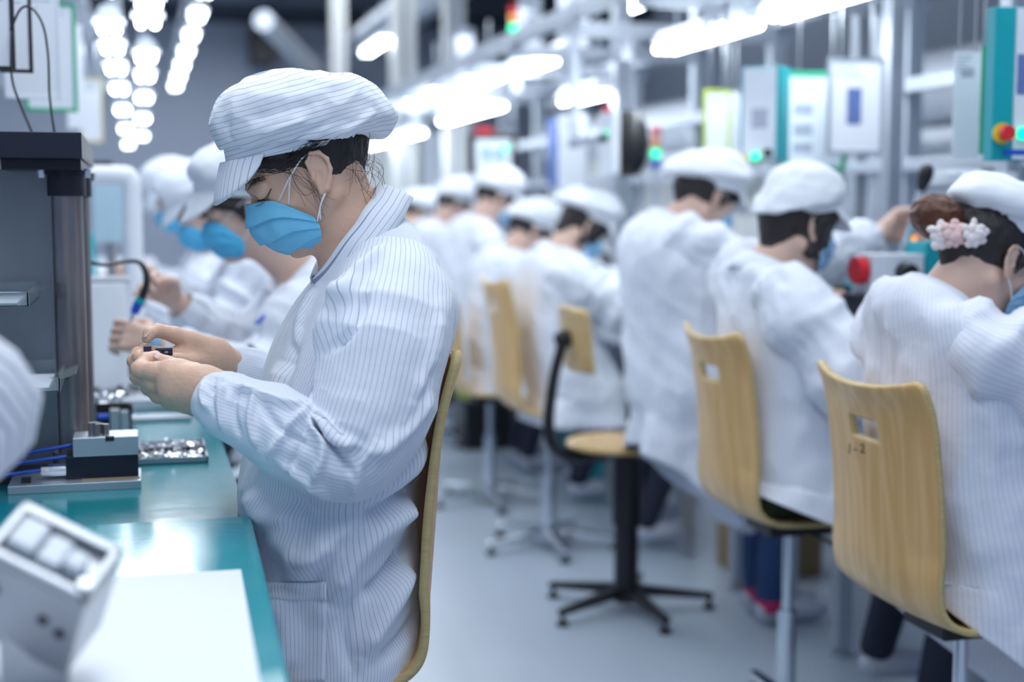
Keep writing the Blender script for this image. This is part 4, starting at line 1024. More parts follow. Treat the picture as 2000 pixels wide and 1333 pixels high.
# second on the left, behind the focused worker
wl = left(3.44, .50, 'second worker on the left, wide-brimmed cap, crumpled blue mask, blue pen on the sleeve', (.250,1.315), (.115,1.175), .30,
     [(.46,.16,1.02), (.42,-.10,1.10)], puff=.9, m='plaincoat', maskm='maskbright', res=.0045, feet=[(.36,.12,.04),(.34,-.12,.04)], hemdrop=.15, width=.92, hemw=.85, poles=[(-.2,.5,-1),(-.2,-.6,-1)], handn=[(.1,-.9,-.3),(.1,.9,-.2)], curl=(.75,.85), neckt=.75, back=.06, brimlen=1.35)
left(4.40, .44, 'third worker along the left bench, face down in a blue mask behind the second', (.235,1.31), (.11,1.19), .55, [(.44,.14,1.06),(.40,-.10,1.10)], m='plaincoat', maskm='maskbright', res=.0065, neckt=.8, hemdrop=.15, feet=[(.36,.12,.04),(.34,-.12,.04)])
left(5.35, .42, 'fourth worker along the left bench, black hair showing under the cap', (.265,1.35), (.13,1.21), .50, [(.46,.16,1.04),(.42,-.12,1.06)], m='plaincoat', maskm='maskbright', res=.008, neckt=.8, bob='bob', hemdrop=.15, feet=[(.36,.12,.04),(.34,-.12,.04)])
left(6.40, .42, 'farthest worker along the left bench, mostly hidden behind the fourth', (.23,1.33), (.12,1.20), .50, [(.42,.16,1.02),(.40,-.12,1.04)], m='plaincoat', res=.009, neckt=.8, hemdrop=.15, feet=[(.36,.12,.04),(.34,-.12,.04)])
# neighbour across the bench whose blurred sleeve enters at the left edge
EL = atD(-20, 815, 1.33)
M['coatwide'] = cloth_mat('white_wide_stripe_cotton', (0.84,0.86,0.92), (0.35,0.40,0.55), spacing=0.014, width=0.30)
nb_ = worker('person', 'worker cut off by the left edge, only a blurred striped sleeve in view', (-.72, 1.42), .10, .6, (-.02,.92), (.16,1.34), (.27,1.46), .5, [(.42,.22,1.22),(.16,.0,1.02)], m='coatwide', capm='cap', res=.008,
     hemdrop=.35, feet=[(.02,.10,0),(.05,-.10,0)], poles=[(0,.6,-1),(.5,-.4,-1)], elbows=[None, (EL[0]-.03, EL[1], EL[2]+.02)])
# right row, facing the right bench
PK = [(.106,.073,-.078,.050,.080),(.107,.086,-.086,.060,.083),(.106,.097,-.094,.072,.086),(.105,.104,-.108,.074,.092),(.104,.118,-.128,.084,.098),(.098,.132,-.112,.112,.094),(.078,.146,-.10,.130,.080),(.045,.152,-.075,.142,.06),(.0,.156,-.05,.150,.036),(-.01,.156,-.03,.155,.004)]
r5, i5 = worker('person', 'worker at right edge with brown hair bun and pink flower under a white cap', (1.53,2.42), 0.0, .55, (.01,.69), (-.055,1.145), (.045,1.225), .48,
     [(.42,.18,.98),(.52,-.22,.88)], m='coatfine', capm='plaincap', res=.005, hyaw=.10, neckt=.6, puff=.25, bob='nape', back=.045, hemw=1.0, hemdrop=.30, hemtilt=.24, poles=[(-.2,.5,-1),(.0,-.9,-.7)], trouser='dark_trouser', feet=[(.38,.16,.10),(.42,-.14,.04)], brimlen=1.3, hs=.98, wr=1.2, clampx=-.160, shdrop=.03, capkeys=PK)
r3, i3 = worker('person', 'worker with short black hair raising one arm to pull a lever', (1.575,3.24), 0.0, .55, (.02,.68), (-.075,1.17), (.0,1.275), .22,
     [(.50,.30,1.29),(.26,-.20,.97)], m='plaincoat', res=.0055, hyaw=.18, neckt=.45, puff=.45, bob='bob', back=.04, hemw=1.0, hemdrop=.16, hemtilt=.12, poles=[(.2,.6,-.8),(-.2,-.7,-1)], handn=[(.2,-1,0),None], curl=(.75,.5), feet=[(.35,.12,.06),(.38,-.12,.03)], brimlen=1.2, clampx=-.160, handsc=1.12)
r4, i4 = worker('person', 'worker leaning to the bench, coat tail at knee height, blue jeans and pink socks', (1.62,4.03), 0.0, .62, (-.02,.80), (-.07,1.27), (.035,1.345), .50,
     [(.45,.18,1.05),(.42,-.16,1.04)], m='plaincoat', res=.006, hyaw=.15, neckt=.55, puff=1.25, bob='nape', hemdrop=.40, hemw=.88, width=.93, back=.04, trouser='denim', feet=[(.34,.18,.01),(.32,.04,.01)], sock='pink', hemtilt=.20)
r6, i6 = worker('person', 'hunched worker with black bobbed hair and floppy white cap on the third plywood chair', (1.60,5.22), 0.0, .54, (.0,.66), (-.06,1.14), (.045,1.245), .70,
     [(.42,.16,.98),(.36,-.22,.95)], m='plaincoat', res=.007, hyaw=.05, neckt=.6, puff=1.3, bob='bob', back=.07, hemdrop=.16, feet=[(.36,.12,.06),(.30,-.12,.03)])
r7, i7 = worker('person', 'hunched worker with a rounded white cap behind the bobbed-haired worker', (1.60,6.1), 0.0, .54, (.0,.66), (-.02,1.11), (.08,1.205), .60,
     [(.42,.16,.98),(.36,-.18,.95)], m='plaincoat', res=.009, neckt=.6, puff=.9, bob='nape', back=.07, hemdrop=.16, feet=[(.36,.12,.06),(.30,-.12,.03)])
r8, i8 = worker('person', 'taller worker with a wide puffed cap over black hair, beyond the rounded-cap one', (1.58,6.85), 0.0, .62, (.0,.76), (.04,1.24), (.13,1.355), .50,
     [(.42,.16,1.05),(.36,-.18,1.0)], m='plaincoat', res=.009, neckt=.6, puff=1.3, bob='nape', back=.05, hemdrop=.3, feet=[(.30,.10,.02),(.30,-.10,.02)])
r9, i9 = worker('person', 'distant worker in a white cap, second from the far end of the right row', (1.58,7.75), 0.0, .62, (.0,.76), (.03,1.21), (.12,1.325), .45,
     [(.42,.16,1.05),(.36,-.18,1.0)], m='plaincoat', res=.011, neckt=.6, puff=1.2, bob='nape', back=.05, hemdrop=.3, feet=[(.30,.10,.02),(.30,-.10,.02)])
r10, i10 = worker('person', 'farthest worker of the right row, cap beside the focused worker\'s shoulder', (1.58,8.75), 0.0, .62, (.0,.74), (.03,1.16), (.11,1.275), .50,
     [(.42,.16,1.05),(.36,-.18,1.0)], m='plaincoat', res=.012, neckt=.6, puff=1.2, bob='nape', back=.05, hemdrop=.3, feet=[(.30,.10,.02),(.30,-.10,.02)])
ro, io = worker('person', 'worker across the right bench, dark hair half hidden behind the hanging sheets', (3.25,4.35), math.pi, .6, (.0,.72), (.03,1.28), (.10,1.42), .25,
     [(.40,.16,1.0),(.40,-.16,1.0)], m='plaincoat', res=.010, neckt=.4, puff=.5, bob='bob', back=.03, hemdrop=.3, feet=[(.10,.10,.0),(.06,-.10,.0)])
# bun and flower of the nearest worker on the right
P5 = lambda a, b_, c: i5['hc']+i5['Rh']@np.array([a, b_, c])
f = Field(P5(-.13,.0,.02)-.14, P5(-.13,.0,.02)+.14, .004)
f.ell(P5(-.135,.008,.022), (.048,.050,.040), i5['Rh'], .006); V, Fb = f.mesh(); V = V+vnormals(V, Fb.tolist())*(.0035*ridge(V, 55))[:,None]
mesh('hair_bun', V, Fb.tolist(), 'hairbrown', r5)
b = MB(); rnd = random.Random(4)
M['petal'] = mat('pale_pink_silk', (.85,.58,.55), .7, var=.2, scale=40); M['petal2'] = mat('white_lace', (.88,.80,.78), .8)
for cx, cy, cz, mi in ((-.122,-.048,-.005,0),(-.094,-.064,.008,1),(-.138,-.034,-.018,1)):
    c0 = P5(cx,cy,cz)
    for k in range(18):
        a = k*2.4; r_ = .002+.0013*k; q = c0+i5['Rh']@np.array([r_*math.cos(a), -.010+.0005*k, r_*math.sin(a)]); b.sph(q, (rnd.uniform(.007,.012),rnd.uniform(.004,.008),rnd.uniform(.007,.012)), 10, mi)
b.build('hair_flower', ['petal','petal2'], r5, smooth=True)
# folded olive cloth on the second chair, red bracelet, wrist cuff, pen, hand tool
M_ = i3['arms'][1]
def ring(name, label, a, el, r, m, parent=None, w=.006, cat='bracelet'):
    d = nrm(a-el); b = MB(); c = a-d*.012; b.cyl(c-d*w/2, c+d*w/2, r, r, 20)
    return b
d = nrm(M_[3]-M_[2]); 
b = MB(); b.cyl(M_[3]+d*.000, M_[3]+d*.006, .030, .029, 20); tag(b.build('bracelet', 'red', smooth=True), 'thin red bracelet on the resting wrist of the lever puller', 'bracelet')
al = wl[1]['arms'][0]; d = nrm(al[3]-al[2]); b = MB(); b.cyl(al[3]-d*.004, al[3]+d*.018, .032, .031, 20); tag(b.build('wrist_strap', 'maskpale', smooth=True), 'pale blue anti-static wrist strap on the second left worker', 'wrist strap')
p0 = onY(500, 632, 3.20); p1 = onY(530, 608, 3.22)
b = MB(); b.cyl(p0, p0+(p1-p0)*.75, .0042); b.cyl(p0+(p1-p0)*.75, p1, .0058); tag(b.build('pen', 'blue', smooth=False), 'blue pen clipped on the sleeve of the second left worker', 'pen')
# ------------------------------------------------ right row: chairs
ply_chair(1.535, 2.40, 0.0, .55, 'nearest blond plywood chair at lower right with a slot in its tall back', rot=.5, wid=.40, bh=.47)
ply_chair(1.58, 3.26, 0.0, .55, 'second plywood chair, under the worker pulling the lever', rot=.2, wid=.36)
ply_chair(1.52, 5.24, 0.0, .54, 'third plywood chair with a small round slot, under the hunched black-haired worker', rot=.9, bh=.52)
ply_chair(1.50, 6.12, 0.0, .50, 'plywood chair beyond the third one, mostly hidden', rot=.9, bh=.36)
ply_chair(1.50, 7.75, 0.0, .58, 'farthest plywood chair, a sliver of its back above the focused worker\'s shoulder', rot=.4, bh=.55)
# black task chair with round seat and separate back
c0 = onZ(1232, 1200, 0.0); tx, ty = c0[0], c0[1]+.05
t = thing('task_chair', (tx,ty,0), 'empty black task chair with round wooden seat and square plywood backrest', 'chair')
b = MB(); b.lathe((tx-.02,ty,.545), [(.0,0),(.165,0),(.18,.008),(.18,.016),(.172,.022),(0,.022)], 40); b.build('round_seat', ['ply2'], t, smooth=True, auto=35)
b = MB(); b.cyl((tx,ty,.515),(tx,ty,.545),.07,.10,20); b.build('seat_plate', 'blackmetal', t)
b = MB(); b.cyl((tx,ty,.03),(tx,ty,.30),.040,.040,24); b.cyl((tx,ty,.29),(tx,ty,.52),.048,.048,24); b.build('column', 'blackmetal', t, smooth=True, auto=40)
star(t, lambda p: np.array([tx,ty,0.0])+np.array(p), .03, 'blackmetal', r=.29, rot=-1.45, hub=.038)
bp_ = onY(1122, 682, ty+.10)
sx = tx-.22
b = MB(); b.tube([(tx+.02,ty+.01,.525),(sx+.14,ty+.02,.515),(sx+.01,ty+.03,.525),(sx-.035,ty+.035,.60),(sx-.02,ty+.04,.76),(sx+.012,ty+.04,.89)], [.016,.018,.020,.020,.018,.018], 12); b.sph((sx+.012,ty+.04,.90), .030, 14); b.build('back_arm', 'blackmetal', t, smooth=True)
b = MB(); nv, nu = 14, 12
Vb = []
for j in range(nv):
    for i in range(nu):
        u = i/(nu-1)*2-1; v = j/(nv-1)*2-1; k = (abs(u)**6+abs(v)**6)
        Vb.append((sx+.04+.018*u*u-.02*v*v*0+.035*(-v)*.3, ty+.04+u*.155*(1-.04*v*v), .90+v*.105*(1-.05*u*u)))
b.add(Vb, grid_faces(nv, nu, closed=False)); o = b.build('backrest', ['ply2','plyedge'], t, smooth=True, solid=.014); o.modifiers['solid'].material_offset_rim = 1
b = MB(); b.cyl((sx-.01,ty+.04,.90),(sx+.04,ty+.04,.90),.02,.03,14); b.build('pivot', 'black', t)
# olive cloth bundle on second chair
b = MB(); b.box((1.50,3.17,.665),(.13,.10,.20), rz=.1); o = b.build('folded_jacket', 'olive', smooth=True, subsurf=3, bevel=.02); tag(o, 'folded dark olive jacket stuffed at the back of the second plywood chair seat', 'jacket')
# pencilled marks "1-2" under the slot of the nearest chair
chn = [o for o in bpy.data.objects if o.name.startswith('seat_shell') and abs(worldloc(o)[1]-2.40) < .02 and worldloc(o)[0] > 1][0]
M['pencil'] = mat('pencil_mark', (.10,.07,.06), .8)
bpy.context.view_layer.update(); dg = bpy.context.evaluated_depsgraph_get(); ev = chn.evaluated_get(dg); inv = chn.matrix_world.inverted()
b = MB()
for st_ in ([(1660,868),(1659,886)], [(1668,878),(1674,879)], [(1680,870),(1686,868),(1688,874),(1682,884),(1690,885)]):
    P = []
    for q in st_:
        hit, loc, no, _ = ev.ray_cast(inv@Vector(CAM), Vector(ray(*q)).normalized())
        if hit: P.append(np.array(chn.matrix_world@loc)+np.array(no)*.0004)
    if len(P) > 1:
        for p_, q_ in zip(P[:-1], P[1:]): b.cyl(p_, q_, .0012, n=6)
if b.V: b.build('pencil_marks', 'pencil', chn.parent)
# ------------------------------------------------ right benches, one station each
for k, (y0, y1) in enumerate(((2.18,2.95),(3.05,3.84),(3.96,4.60),(4.84,5.66),(5.74,6.54),(6.62,7.46),(7.54,8.40),(8.48,9.40),(9.5,10.7))):
    nm = ['nearest','second','third','fourth','fifth','sixth','seventh','eighth','farthest'][k]
    bench('workbench', 1.88, 2.62, y0, y1, .80, '%s aluminium-legged bench of the right row, counted from the camera' % nm, top='alu')
# ------------------------------------------------ hanging work sheets
ND = [0]
def sheet(px, py, zc, wpx, hpx, label, frame='green', yaw=0.0, prints=(), fw=.006, w=None, h=None, pap='paper', hang=2.085, cat='notice', group=None):
    c = atD(px, py, zc); s = FPX/zc; w = w or wpx/s; h = h or hpx/s; R = frameR(yaw-math.pi/2)   # forward = normal towards the camera side
    t = thing('hanging_notice', c-np.array([0,0,h/2]), label, cat, group)
    G = lambda a, b_, d: c+R[:,1]*a+np.array([0,0,b_])+R[:,0]*d     # a to the right as seen, b up, d towards viewer
    def bx(a0,b0,a1,b1,d0,d1,mb,mi=0):
        P = [G(a,b_,d) for a in (a0,a1) for b_ in (b0,b1) for d in (d0,d1)]
        mb.add(P, [[0,1,3,2],[4,6,7,5],[0,4,5,1],[2,3,7,6],[0,2,6,4],[1,5,7,3]], mi)
    b = MB(); bx(-w/2,-h/2,w/2,h/2,-.003,.001,b); b.build('page', pap, t)
    if frame:
        b = MB(); bx(-w/2-fw,-h/2-fw,-w/2+fw*.3,h/2+fw,-.005,.004,b); bx(w/2-fw*.3,-h/2-fw,w/2+fw,h/2+fw,-.005,.004,b); bx(-w/2,h/2-fw*.3,w/2,h/2+fw,-.005,.004,b); bx(-w/2,-h/2-fw,w/2,-h/2+fw*.3,-.005,.004,b)
        b.build('frame', frame, t)
    for (a,b_,ww,hh,m) in prints:
        k = MB(); bx((a-ww/2)*w,(b_-hh/2)*h,(a+ww/2)*w,(b_+hh/2)*h,.0011,.0016,k); k.build('printed_picture', m, t)
    top = c[2]+h/2
    if hang and top < hang:
        for a in (-.3,.3): k = MB(); q = G(a*w,h/2,-.004); k.cyl(q, (q[0],q[1],hang), .0025, n=6); k.build('hanger', 'steel', t)
    # rows of small text as fine grey dashes
    if wpx > 35:
        rr = random.Random(int(px)); k = MB()
        for q in range(5):
            yy = .46-.035*q; L_ = rr.uniform(.3,.8); bx(-.42*w,(yy-.006)*h,(-.42+L_)*w,(yy+.006)*h,.0011,.0014,k)
        k.build('text_lines', 'print', t)
    return t
sheet(1671,208,4.45,104,176,'framed white sheet with one tall blue picture, hanging right of the green-framed one','alu',-.12,[(-.03,.0,.28,.40,'paperblue')], fw=.009)
sheet(1592,238,4.60,112,180,'green-framed sheet with three small pictures in a column','green',-.12,[(-.22,.13,.34,.12,'print'),(-.22,-.09,.34,.13,'print'),(-.22,-.28,.34,.11,'print')], fw=.012)
sheet(1400,242,5.30,50,124,'narrow blank sheet with a yellow-green edge, left of the tall white control box','lime',.10, fw=.008)
sheet(1430,236,5.50,30,110,'pale grey sheet between the yellow-edged sheet and the control box',None,.10, pap='whiteplastic')
sheet(1888,205,3.30,54,204,'tall blank white sheet hanging beside the large teal-edged control box',None,-.1,[(.0,.30,.5,.08,'print')], fw=.004)
sheet(1924,196,3.18,14,200,'dark green framed sheet seen nearly edge-on beside the large control box','green',.6, fw=.006)
sheet(1118,300,6.60,60,150,'pale sheet hanging behind the black pendant controller',None,.1,pap='whiteplastic')
sheet(1035,62,8.2,46,140,'high white sheet beside the signal tower',None,.0,[(.0,.1,.5,.3,'print')])
sheet(1120,30,7.2,60,120,'high pale sheet hung from the overhead frame, right of the signal tower','alu',.0,[(.0,.1,.5,.3,'print')])
sheet(908,110,9.5,34,110,'small white sheet high above the far workers, left of the tower',None,.0)
sheet(1080,300,6.9,20,136,'narrow dark blue panel standing between two pale sheets',None,.0,pap='paperblue',cat='panel')
# left side sheets above the bench
sheet(-8,55,2.62,56,150,'sheet in a black wire frame, leftmost at the top left corner','black',.0, fw=.006)
sheet(30,60,2.70,52,152,'sheet in a dark green wire frame overlapping the leftmost one','black',.0, fw=.005)
sheet(62,84,3.10,98,208,'large pale text sheet behind the two wire-framed ones','whiteplastic',.0, fw=.004)
sheet(98,112,3.75,88,200,'green-framed sheet, rightmost of the top left group','green',.0, fw=.007)
sheet(146,150,4.6,32,200,'narrow white sheet behind the green-framed one at left',None,.0)
sheet(178,215,5.4,40,120,'white sheet hanging low, farthest of the left group','yellow',.0, fw=.003)
b = MB(); b.box2((-.36,2.5,1.985),(-.33,6.2,2.015)); tag(b.build('hanging_rail', 'alu'), 'aluminium rail carrying the sheets above the left bench', 'rail')
for k,(pts,lab) in enumerate((([(20,60),(40,18),(62,16),(84,50),(94,110),(97,190),(108,268)], 'black cable looping over the wire-framed sheets'), ([(22,60),(23,150),(40,205),(66,268)], 'black cable hanging below the dark green framed sheet'))):
    b = MB(); b.tube([atD(x,y,2.60) for x,y in pts]+[atD(pts[-1][0]+8,300,2.62)], .0022, 8); tag(b.build('cable', 'black', smooth=True), lab, 'cable')
# ------------------------------------------------ luminaires
def lamp(p0, p1, label, w=.16, n=2, grp=None, tall=.05, hang=True):
    p0 = np.array(p0); p1 = np.array(p1); c = (p0+p1)/2; d = nrm(p1-p0); sd = nrm(np.cross(d, [0,0,1])); up = np.array([0,0,1.0]); L = np.linalg.norm(p1-p0)
    t = thing('ceiling_lamp', c, label, 'lamp', grp)
    b = MB(); P = [c+d*a*L/2+sd*s_*w/2*k+up*z for a in (-1,1) for s_ in (-1,1) for z, k in ((.018,1.0),(.018+tall,.45))]
    b.add(P, [[0,1,3,2],[4,6,7,5],[0,4,5,1],[2,3,7,6],[0,2,6,4],[1,5,7,3]]); b.build('housing', 'whitepaint', t)
    for k in range(n):
        o = sd*((k-(n-1)/2)*w/max(1,n)*.9); b = MB(); b.cyl(p0+o, p1+o, .013, n=10); b.build('tube', 'tube', t)
    if hang:
        for a in (-.35,.35): b = MB(); q = c+d*a*L; b.cyl(q+up*(.018+tall*.8), (q[0],q[1],q[2]+.35), .006, n=6); b.build('hanger', 'alu', t)
    return t
LL = [((1690,-15),(1510,30),'lamp over the nearest right bench, cut by the top edge'),((1465,50),(1300,97),'bright tube lamp over the second right bench'),((1265,-3),(1212,24),'small high lamp at the top edge, right of centre'),
 ((1115,103),(1005,145),'tube lamp right of the signal tower, at mid height'),((972,152),(872,186),'upper of two lamps stacked above the far workers'),((1178,180),(1108,204),'tube lamp above the black pendant controller'),
 ((975,200),(868,245),'lower of two lamps stacked above the far workers'),((862,176),(800,205),'small far lamp left of the stacked pair'),((820,256),(716,290),'lamp just right of the focused worker\'s cap'),((755,78),(715,105),'small distant lamp above the focused worker\'s cap'),
 ]
for i,(a, c_, lab) in enumerate(LL):
    X = 2.05 if i != 2 else 2.5
    A_ = onX(a[0], a[1], X); C_ = onX(c_[0], c_[1], X); zz = (A_[2]+C_[2])/2
    lamp((X,A_[1],zz), (X,C_[1],zz), lab, n=3 if i < 4 else 2, w=.12 if i < 4 else .12)
k = 0
ORD = ['nearest','second','third','fourth','fifth','sixth','seventh','eighth','ninth','tenth','eleventh','twelfth','thirteenth']
for X, y0, y1, st, z, L_, nm in ((-.08,4.1,14.8,.86,1.92,.14,'left'),(.045,3.95,14.8,.86,1.92,.14,'middle'),(.37,7.6,14.4,1.05,2.45,.30,'right')):
    q = 0
    for y in ([4.05,4.95,5.6,6.45,7.6,9.3,11.6,14.6] if nm == 'left' else [4.3,4.75,5.9,6.8,8.2,10.2,12.8] if nm == 'middle' else np.arange(y0,y1,st)):
        lamp((X,y,z),(X,y+L_,z), '%s tube lamp from the camera, %s file of the upper-left row' % (ORD[q], nm), w=.10, n=2, grp='tube lamps of the %s overhead file' % nm); q += 1
for X in (-.075,.045,.37):
    zr = 2.80 if X > .1 else 2.28
    b = MB(); b.box2((X-.015,3.6,zr),(X+.015,16,zr+.03)); tag(b.build('lamp_rail', 'alu', origin=(X,10,zr)), {-.075:'leftmost thin rail carrying the left file of tube lamps',.045:'middle thin rail carrying a file of tube lamps',.37:'right thin rail carrying the shorter file of tube lamps'}[X], 'rail')
b = MB()
for y in np.arange(4.2, 15.5, .30): b.box2((-1.4,y,2.50),(-.26,y+.12,2.53))
for x in (-1.35,-.85,-.35): b.box2((x,4.0,2.53),(x+.05,15.6,2.58))
M['slat'] = mat('grey_slat', (.42,.46,.53), .6, var=.2, scale=2)
tag(b.build('slatted_rack', 'slat'), 'grey slatted overhead rack left of the long lamp row', 'rack')
# ------------------------------------------------ overhead frames of the right line
def post(x, y, z0, z1, w=.045, m='alu', label=None, name='frame_post', cat='post', grp=None):
    b = MB(); b.box2((x-w/2,y-w/2,z0),(x+w/2,y+w/2,z1))
    for s_ in (-1,1): b.box2((x-w*.12,y+s_*w/2-.001,z0),(x+w*.12,y+s_*w/2+.001,z1), mi=1); b.box2((x+s_*w/2-.001,y-w*.12,z0),(x+s_*w/2+.001,y+w*.12,z1), mi=1)
    return tag(b.build(name, [m,'steel'], bevel=.002, origin=(x,y,z0)), label, cat, grp)
PY = [3.02,3.90,4.58,4.78,5.70,6.58,7.50,8.44,9.45,10.4,11.5]
for i, y in enumerate(PY):
    post(2.66, y, 0, 2.30, .06, grp='rear posts of the right line', label='%s aluminium rear post from the camera along the right benches' % ORD[i])
    if i not in (0,): post(1.98, y, 1.93, 2.02, .05, name='bracket_block', grp='brackets on the front overhead rail', label='%s small aluminium bracket from the camera on the front overhead rail' % ORD[i-1], cat='bracket')
    b = MB(); b.box2((1.70,y-.025,2.02),(2.72,y+.025,2.08)); tag(b.build('cross_beam', 'alu', bevel=.002, origin=(2.2,y,2.02)), '%s aluminium cross beam from the camera over the right benches' % ORD[i], 'beam', 'cross beams of the right line')
for x, z, w_, lab in ((1.74,2.08,.06,'front overhead rail of the right line of benches'),(2.66,2.08,.06,'rear overhead rail of the right line of benches'),(2.62,1.72,.05,'middle rear rail carrying boards on the right line'),(2.62,1.45,.04,'low rear rail just above the right machines')):
    b = MB(); b.box2((x-w_/2,2.6,z),(x+w_/2,12.4,z+w_)); tag(b.build('long_rail', 'alu', bevel=.002, origin=(x,7,z)), lab, 'rail')
for x, z, w_, h_, lab in ((2.45,3.10,.34,.10,'lower wide white cable tray high above the right line'),(3.10,3.45,.40,.12,'upper wide white cable tray under the dark ceiling'),(1.5,3.7,.22,.10,'narrow white cable tray above the aisle')):
    b = MB(); b.box2((x-w_/2,4.5,z),(x+w_/2,17.5,z+.015)); b.box2((x-w_/2,4.5,z),(x-w_/2+.015,17.5,z+h_)); b.box2((x+w_/2-.015,4.5,z),(x+w_/2,17.5,z+h_))
    for y in np.arange(4.6,17.4,.8): b.box2((x-w_/2,y,z+h_-.02),(x+w_/2,y+.03,z+h_))
    tag(b.build('cable_tray', 'whitepaint', origin=(x,10,z)), lab, 'cable tray')
for px, Y, w_, lab in ((787,12.0,.19,'pale square column nearest the focused worker\'s cap'),(886,11.0,.15,'thinner pale column right of the first one'),(662,15.5,.15,'faint far column above the focused worker\'s cap')):
    X = onY(px, 200, Y)[0]; post(X, Y, 0, 5.2, w_, 'cream', lab, 'building_column', 'column')
# double posts between stations, closer to the aisle
for px, Y, w_, lab in ((1743,4.30,.055,'thick aluminium post right of the blue-picture sheet'),(1678,4.9,.05,'aluminium post above the blue-picture sheet'),(1212,6.4,.075,'pale post left of the black pendant controller'),(1975,3.3,.05,'aluminium post behind the large control box')):
    X = onY(px, 200, Y)[0]; post(X, Y, 0, 2.5, w_, 'alu', lab)
# white duct and translucent cover behind the right line
b = MB(); b.cyl((3.5,3.8,1.86),(3.5,12,1.86),.16,n=28); tag(b.build('white_duct', 'whitepaint', smooth=True, auto=40, origin=(3.5,8,1.70)), 'thick white duct running behind the right line', 'duct')
b = MB(); b.cyl((3.4,3.6,1.62),(3.4,9,1.62),.05,n=18); tag(b.build('white_pipe', 'whiteplastic', smooth=True, auto=40, origin=(3.4,6,1.57)), 'thin white pipe running below the thick duct behind the right line', 'pipe')
b = MB(); b.box2((3.9,3.4,1.0),(4.6,7.5,1.62)); tag(b.build('white_cabinet', 'whitepaint', bevel=.01), 'long white machine enclosure behind the right line', 'cabinet')
b = MB(); b.box2((3.9,8.0,.0),(4.8,13.5,2.1)); tag(b.build('grey_cabinet', 'cream', bevel=.01), 'pale tall cabinet far behind the right line', 'cabinet')
# ------------------------------------------------ control boxes
def ebutton(parent, p, n_, r=.018, col='red', ring='yellow', name='emergency_stop'):
    n_ = nrm(n_); b = MB(); b.cyl(p, p+n_*.004, r*1.3, n=20); o = b.build(name+'_ring', ring, parent) if ring else None
    b = MB(); b.cyl(p+n_*.002, p+n_*.018, r*.5, n=14); b.cyl(p+n_*.018, p+n_*.032, r, r*.9, n=20); return b.build(name, col, parent, smooth=True, auto=40)
def cbox(name, px, py, zc, w, h, d, yaw, label, wing, buttons, prints):
    c = atD(px, py, zc); R = frameR(yaw-math.pi/2); t = thing(name, c-np.array([0,0,h/2]), label, 'control box')
    G = lambda a, b_, q: c+R[:,1]*a+np.array([0,0,b_])+R[:,0]*q
    def bx(a0,b0,a1,b1,d0,d1,mb):
        P = [G(a,b_,q) for a in (a0,a1) for b_ in (b0,b1) for q in (d0,d1)]; mb.add(P, [[0,1,3,2],[4,6,7,5],[0,4,5,1],[2,3,7,6],[0,2,6,4],[1,5,7,3]])
    b = MB(); bx(-w/2,-h/2,w/2,h/2,-d,-.004,b); b.build('housing', 'tealbox', t, bevel=.003)
    b = MB(); bx(-w/2+wing[0],-h/2+.003,w/2-wing[1],h/2-.003,-.004,.001,b); b.build('front_panel', 'whitepaint', t)
    for (a,b_,ww,hh,m) in prints: b = MB(); bx(a-ww/2,b_-hh/2,a+ww/2,b_+hh/2,.001,.0018,b); b.build('label_plate', m, t)
    for (a,b_,kind) in buttons:
        p = G(a,b_,.001)
        if kind == 'stop': ebutton(t, p, R[:,0], .017)
        elif kind == 'green': b = MB(); b.cyl(p, p+R[:,0]*.012, .013, n=16); b.build('green_button', 'led', t)
        else: b = MB(); b.cyl(p, p+R[:,0]*.014, .013, n=16); b.build('selector_knob', 'black', t)
    return t
cbox('control_box', 1484,222,4.35,.125,.285,.10,-.75,'tall white control box with teal sides and a red stop button, centre right',(.008,.012),[(-.056,-.145,'stop'),(-.010,-.13,'green'),(.03,-.12,'knob')],[(.0,-.015,.05,.06,'print')])
cbox('control_box', 2062,165,3.05,.28,.325,.045,-.10,'large white control box with a teal edge and red stop button, top right',(.046,.01),[(-.120,-.105,'stop'),(-.075,-.105,'green')],[(-.065,.02,.05,.085,'paperblue'),(-.085,-.145,.06,.012,'blue')])
# pendant controller
c = atD(1190, 280, 5.35); t = pend = thing('pendant_controller', c-np.array([0,0,.12]), 'white faced pendant controller with a bulging black back and red button', 'controller')
b = MB(); b.box(c, (.03,.16,.235)); b.build('front_panel', 'whiteplastic', t, bevel=.004)
b = MB(); b.lathe((0,0,0), [(.001,-.09),(.06,-.085),(.10,-.05),(.118,0),(.10,.05),(.06,.085),(.001,.09)], 24); V = np.vstack(b.V); V = V*np.array([.70,.70,1.4])+c+np.array([.075,0,0]); V[:,0] = np.maximum(V[:,0], c[0]+.012); b.V = [V]; b.build('back_shell', 'black', t, smooth=True)
b = MB(); b.cyl(c+[-.02,-.03,.115], c+[-.02,-.03,.135], .018); b.build('red_button', 'red', t)
b = MB(); b.cyl(c+[-.017,-.01,.04], c+[-.014,-.01,.04], .012); b.build('green_light', 'led', t)
b = MB(); b.tube([atD(1240,325,5.4),atD(1254,345,5.4),atD(1258,385,5.4),atD(1240,430,5.4)], .008, 8); tag(b.build('cable', 'steel', smooth=True), 'grey flexible conduit hanging from the pendant controller', 'cable')
b = MB(); b.box(c+[.0,.22,.02],(.03,.5,.03)); b.box(c+[.0,.45,.35],(.03,.03,.7)); b.build('pendant_arm', 'alu', pend)
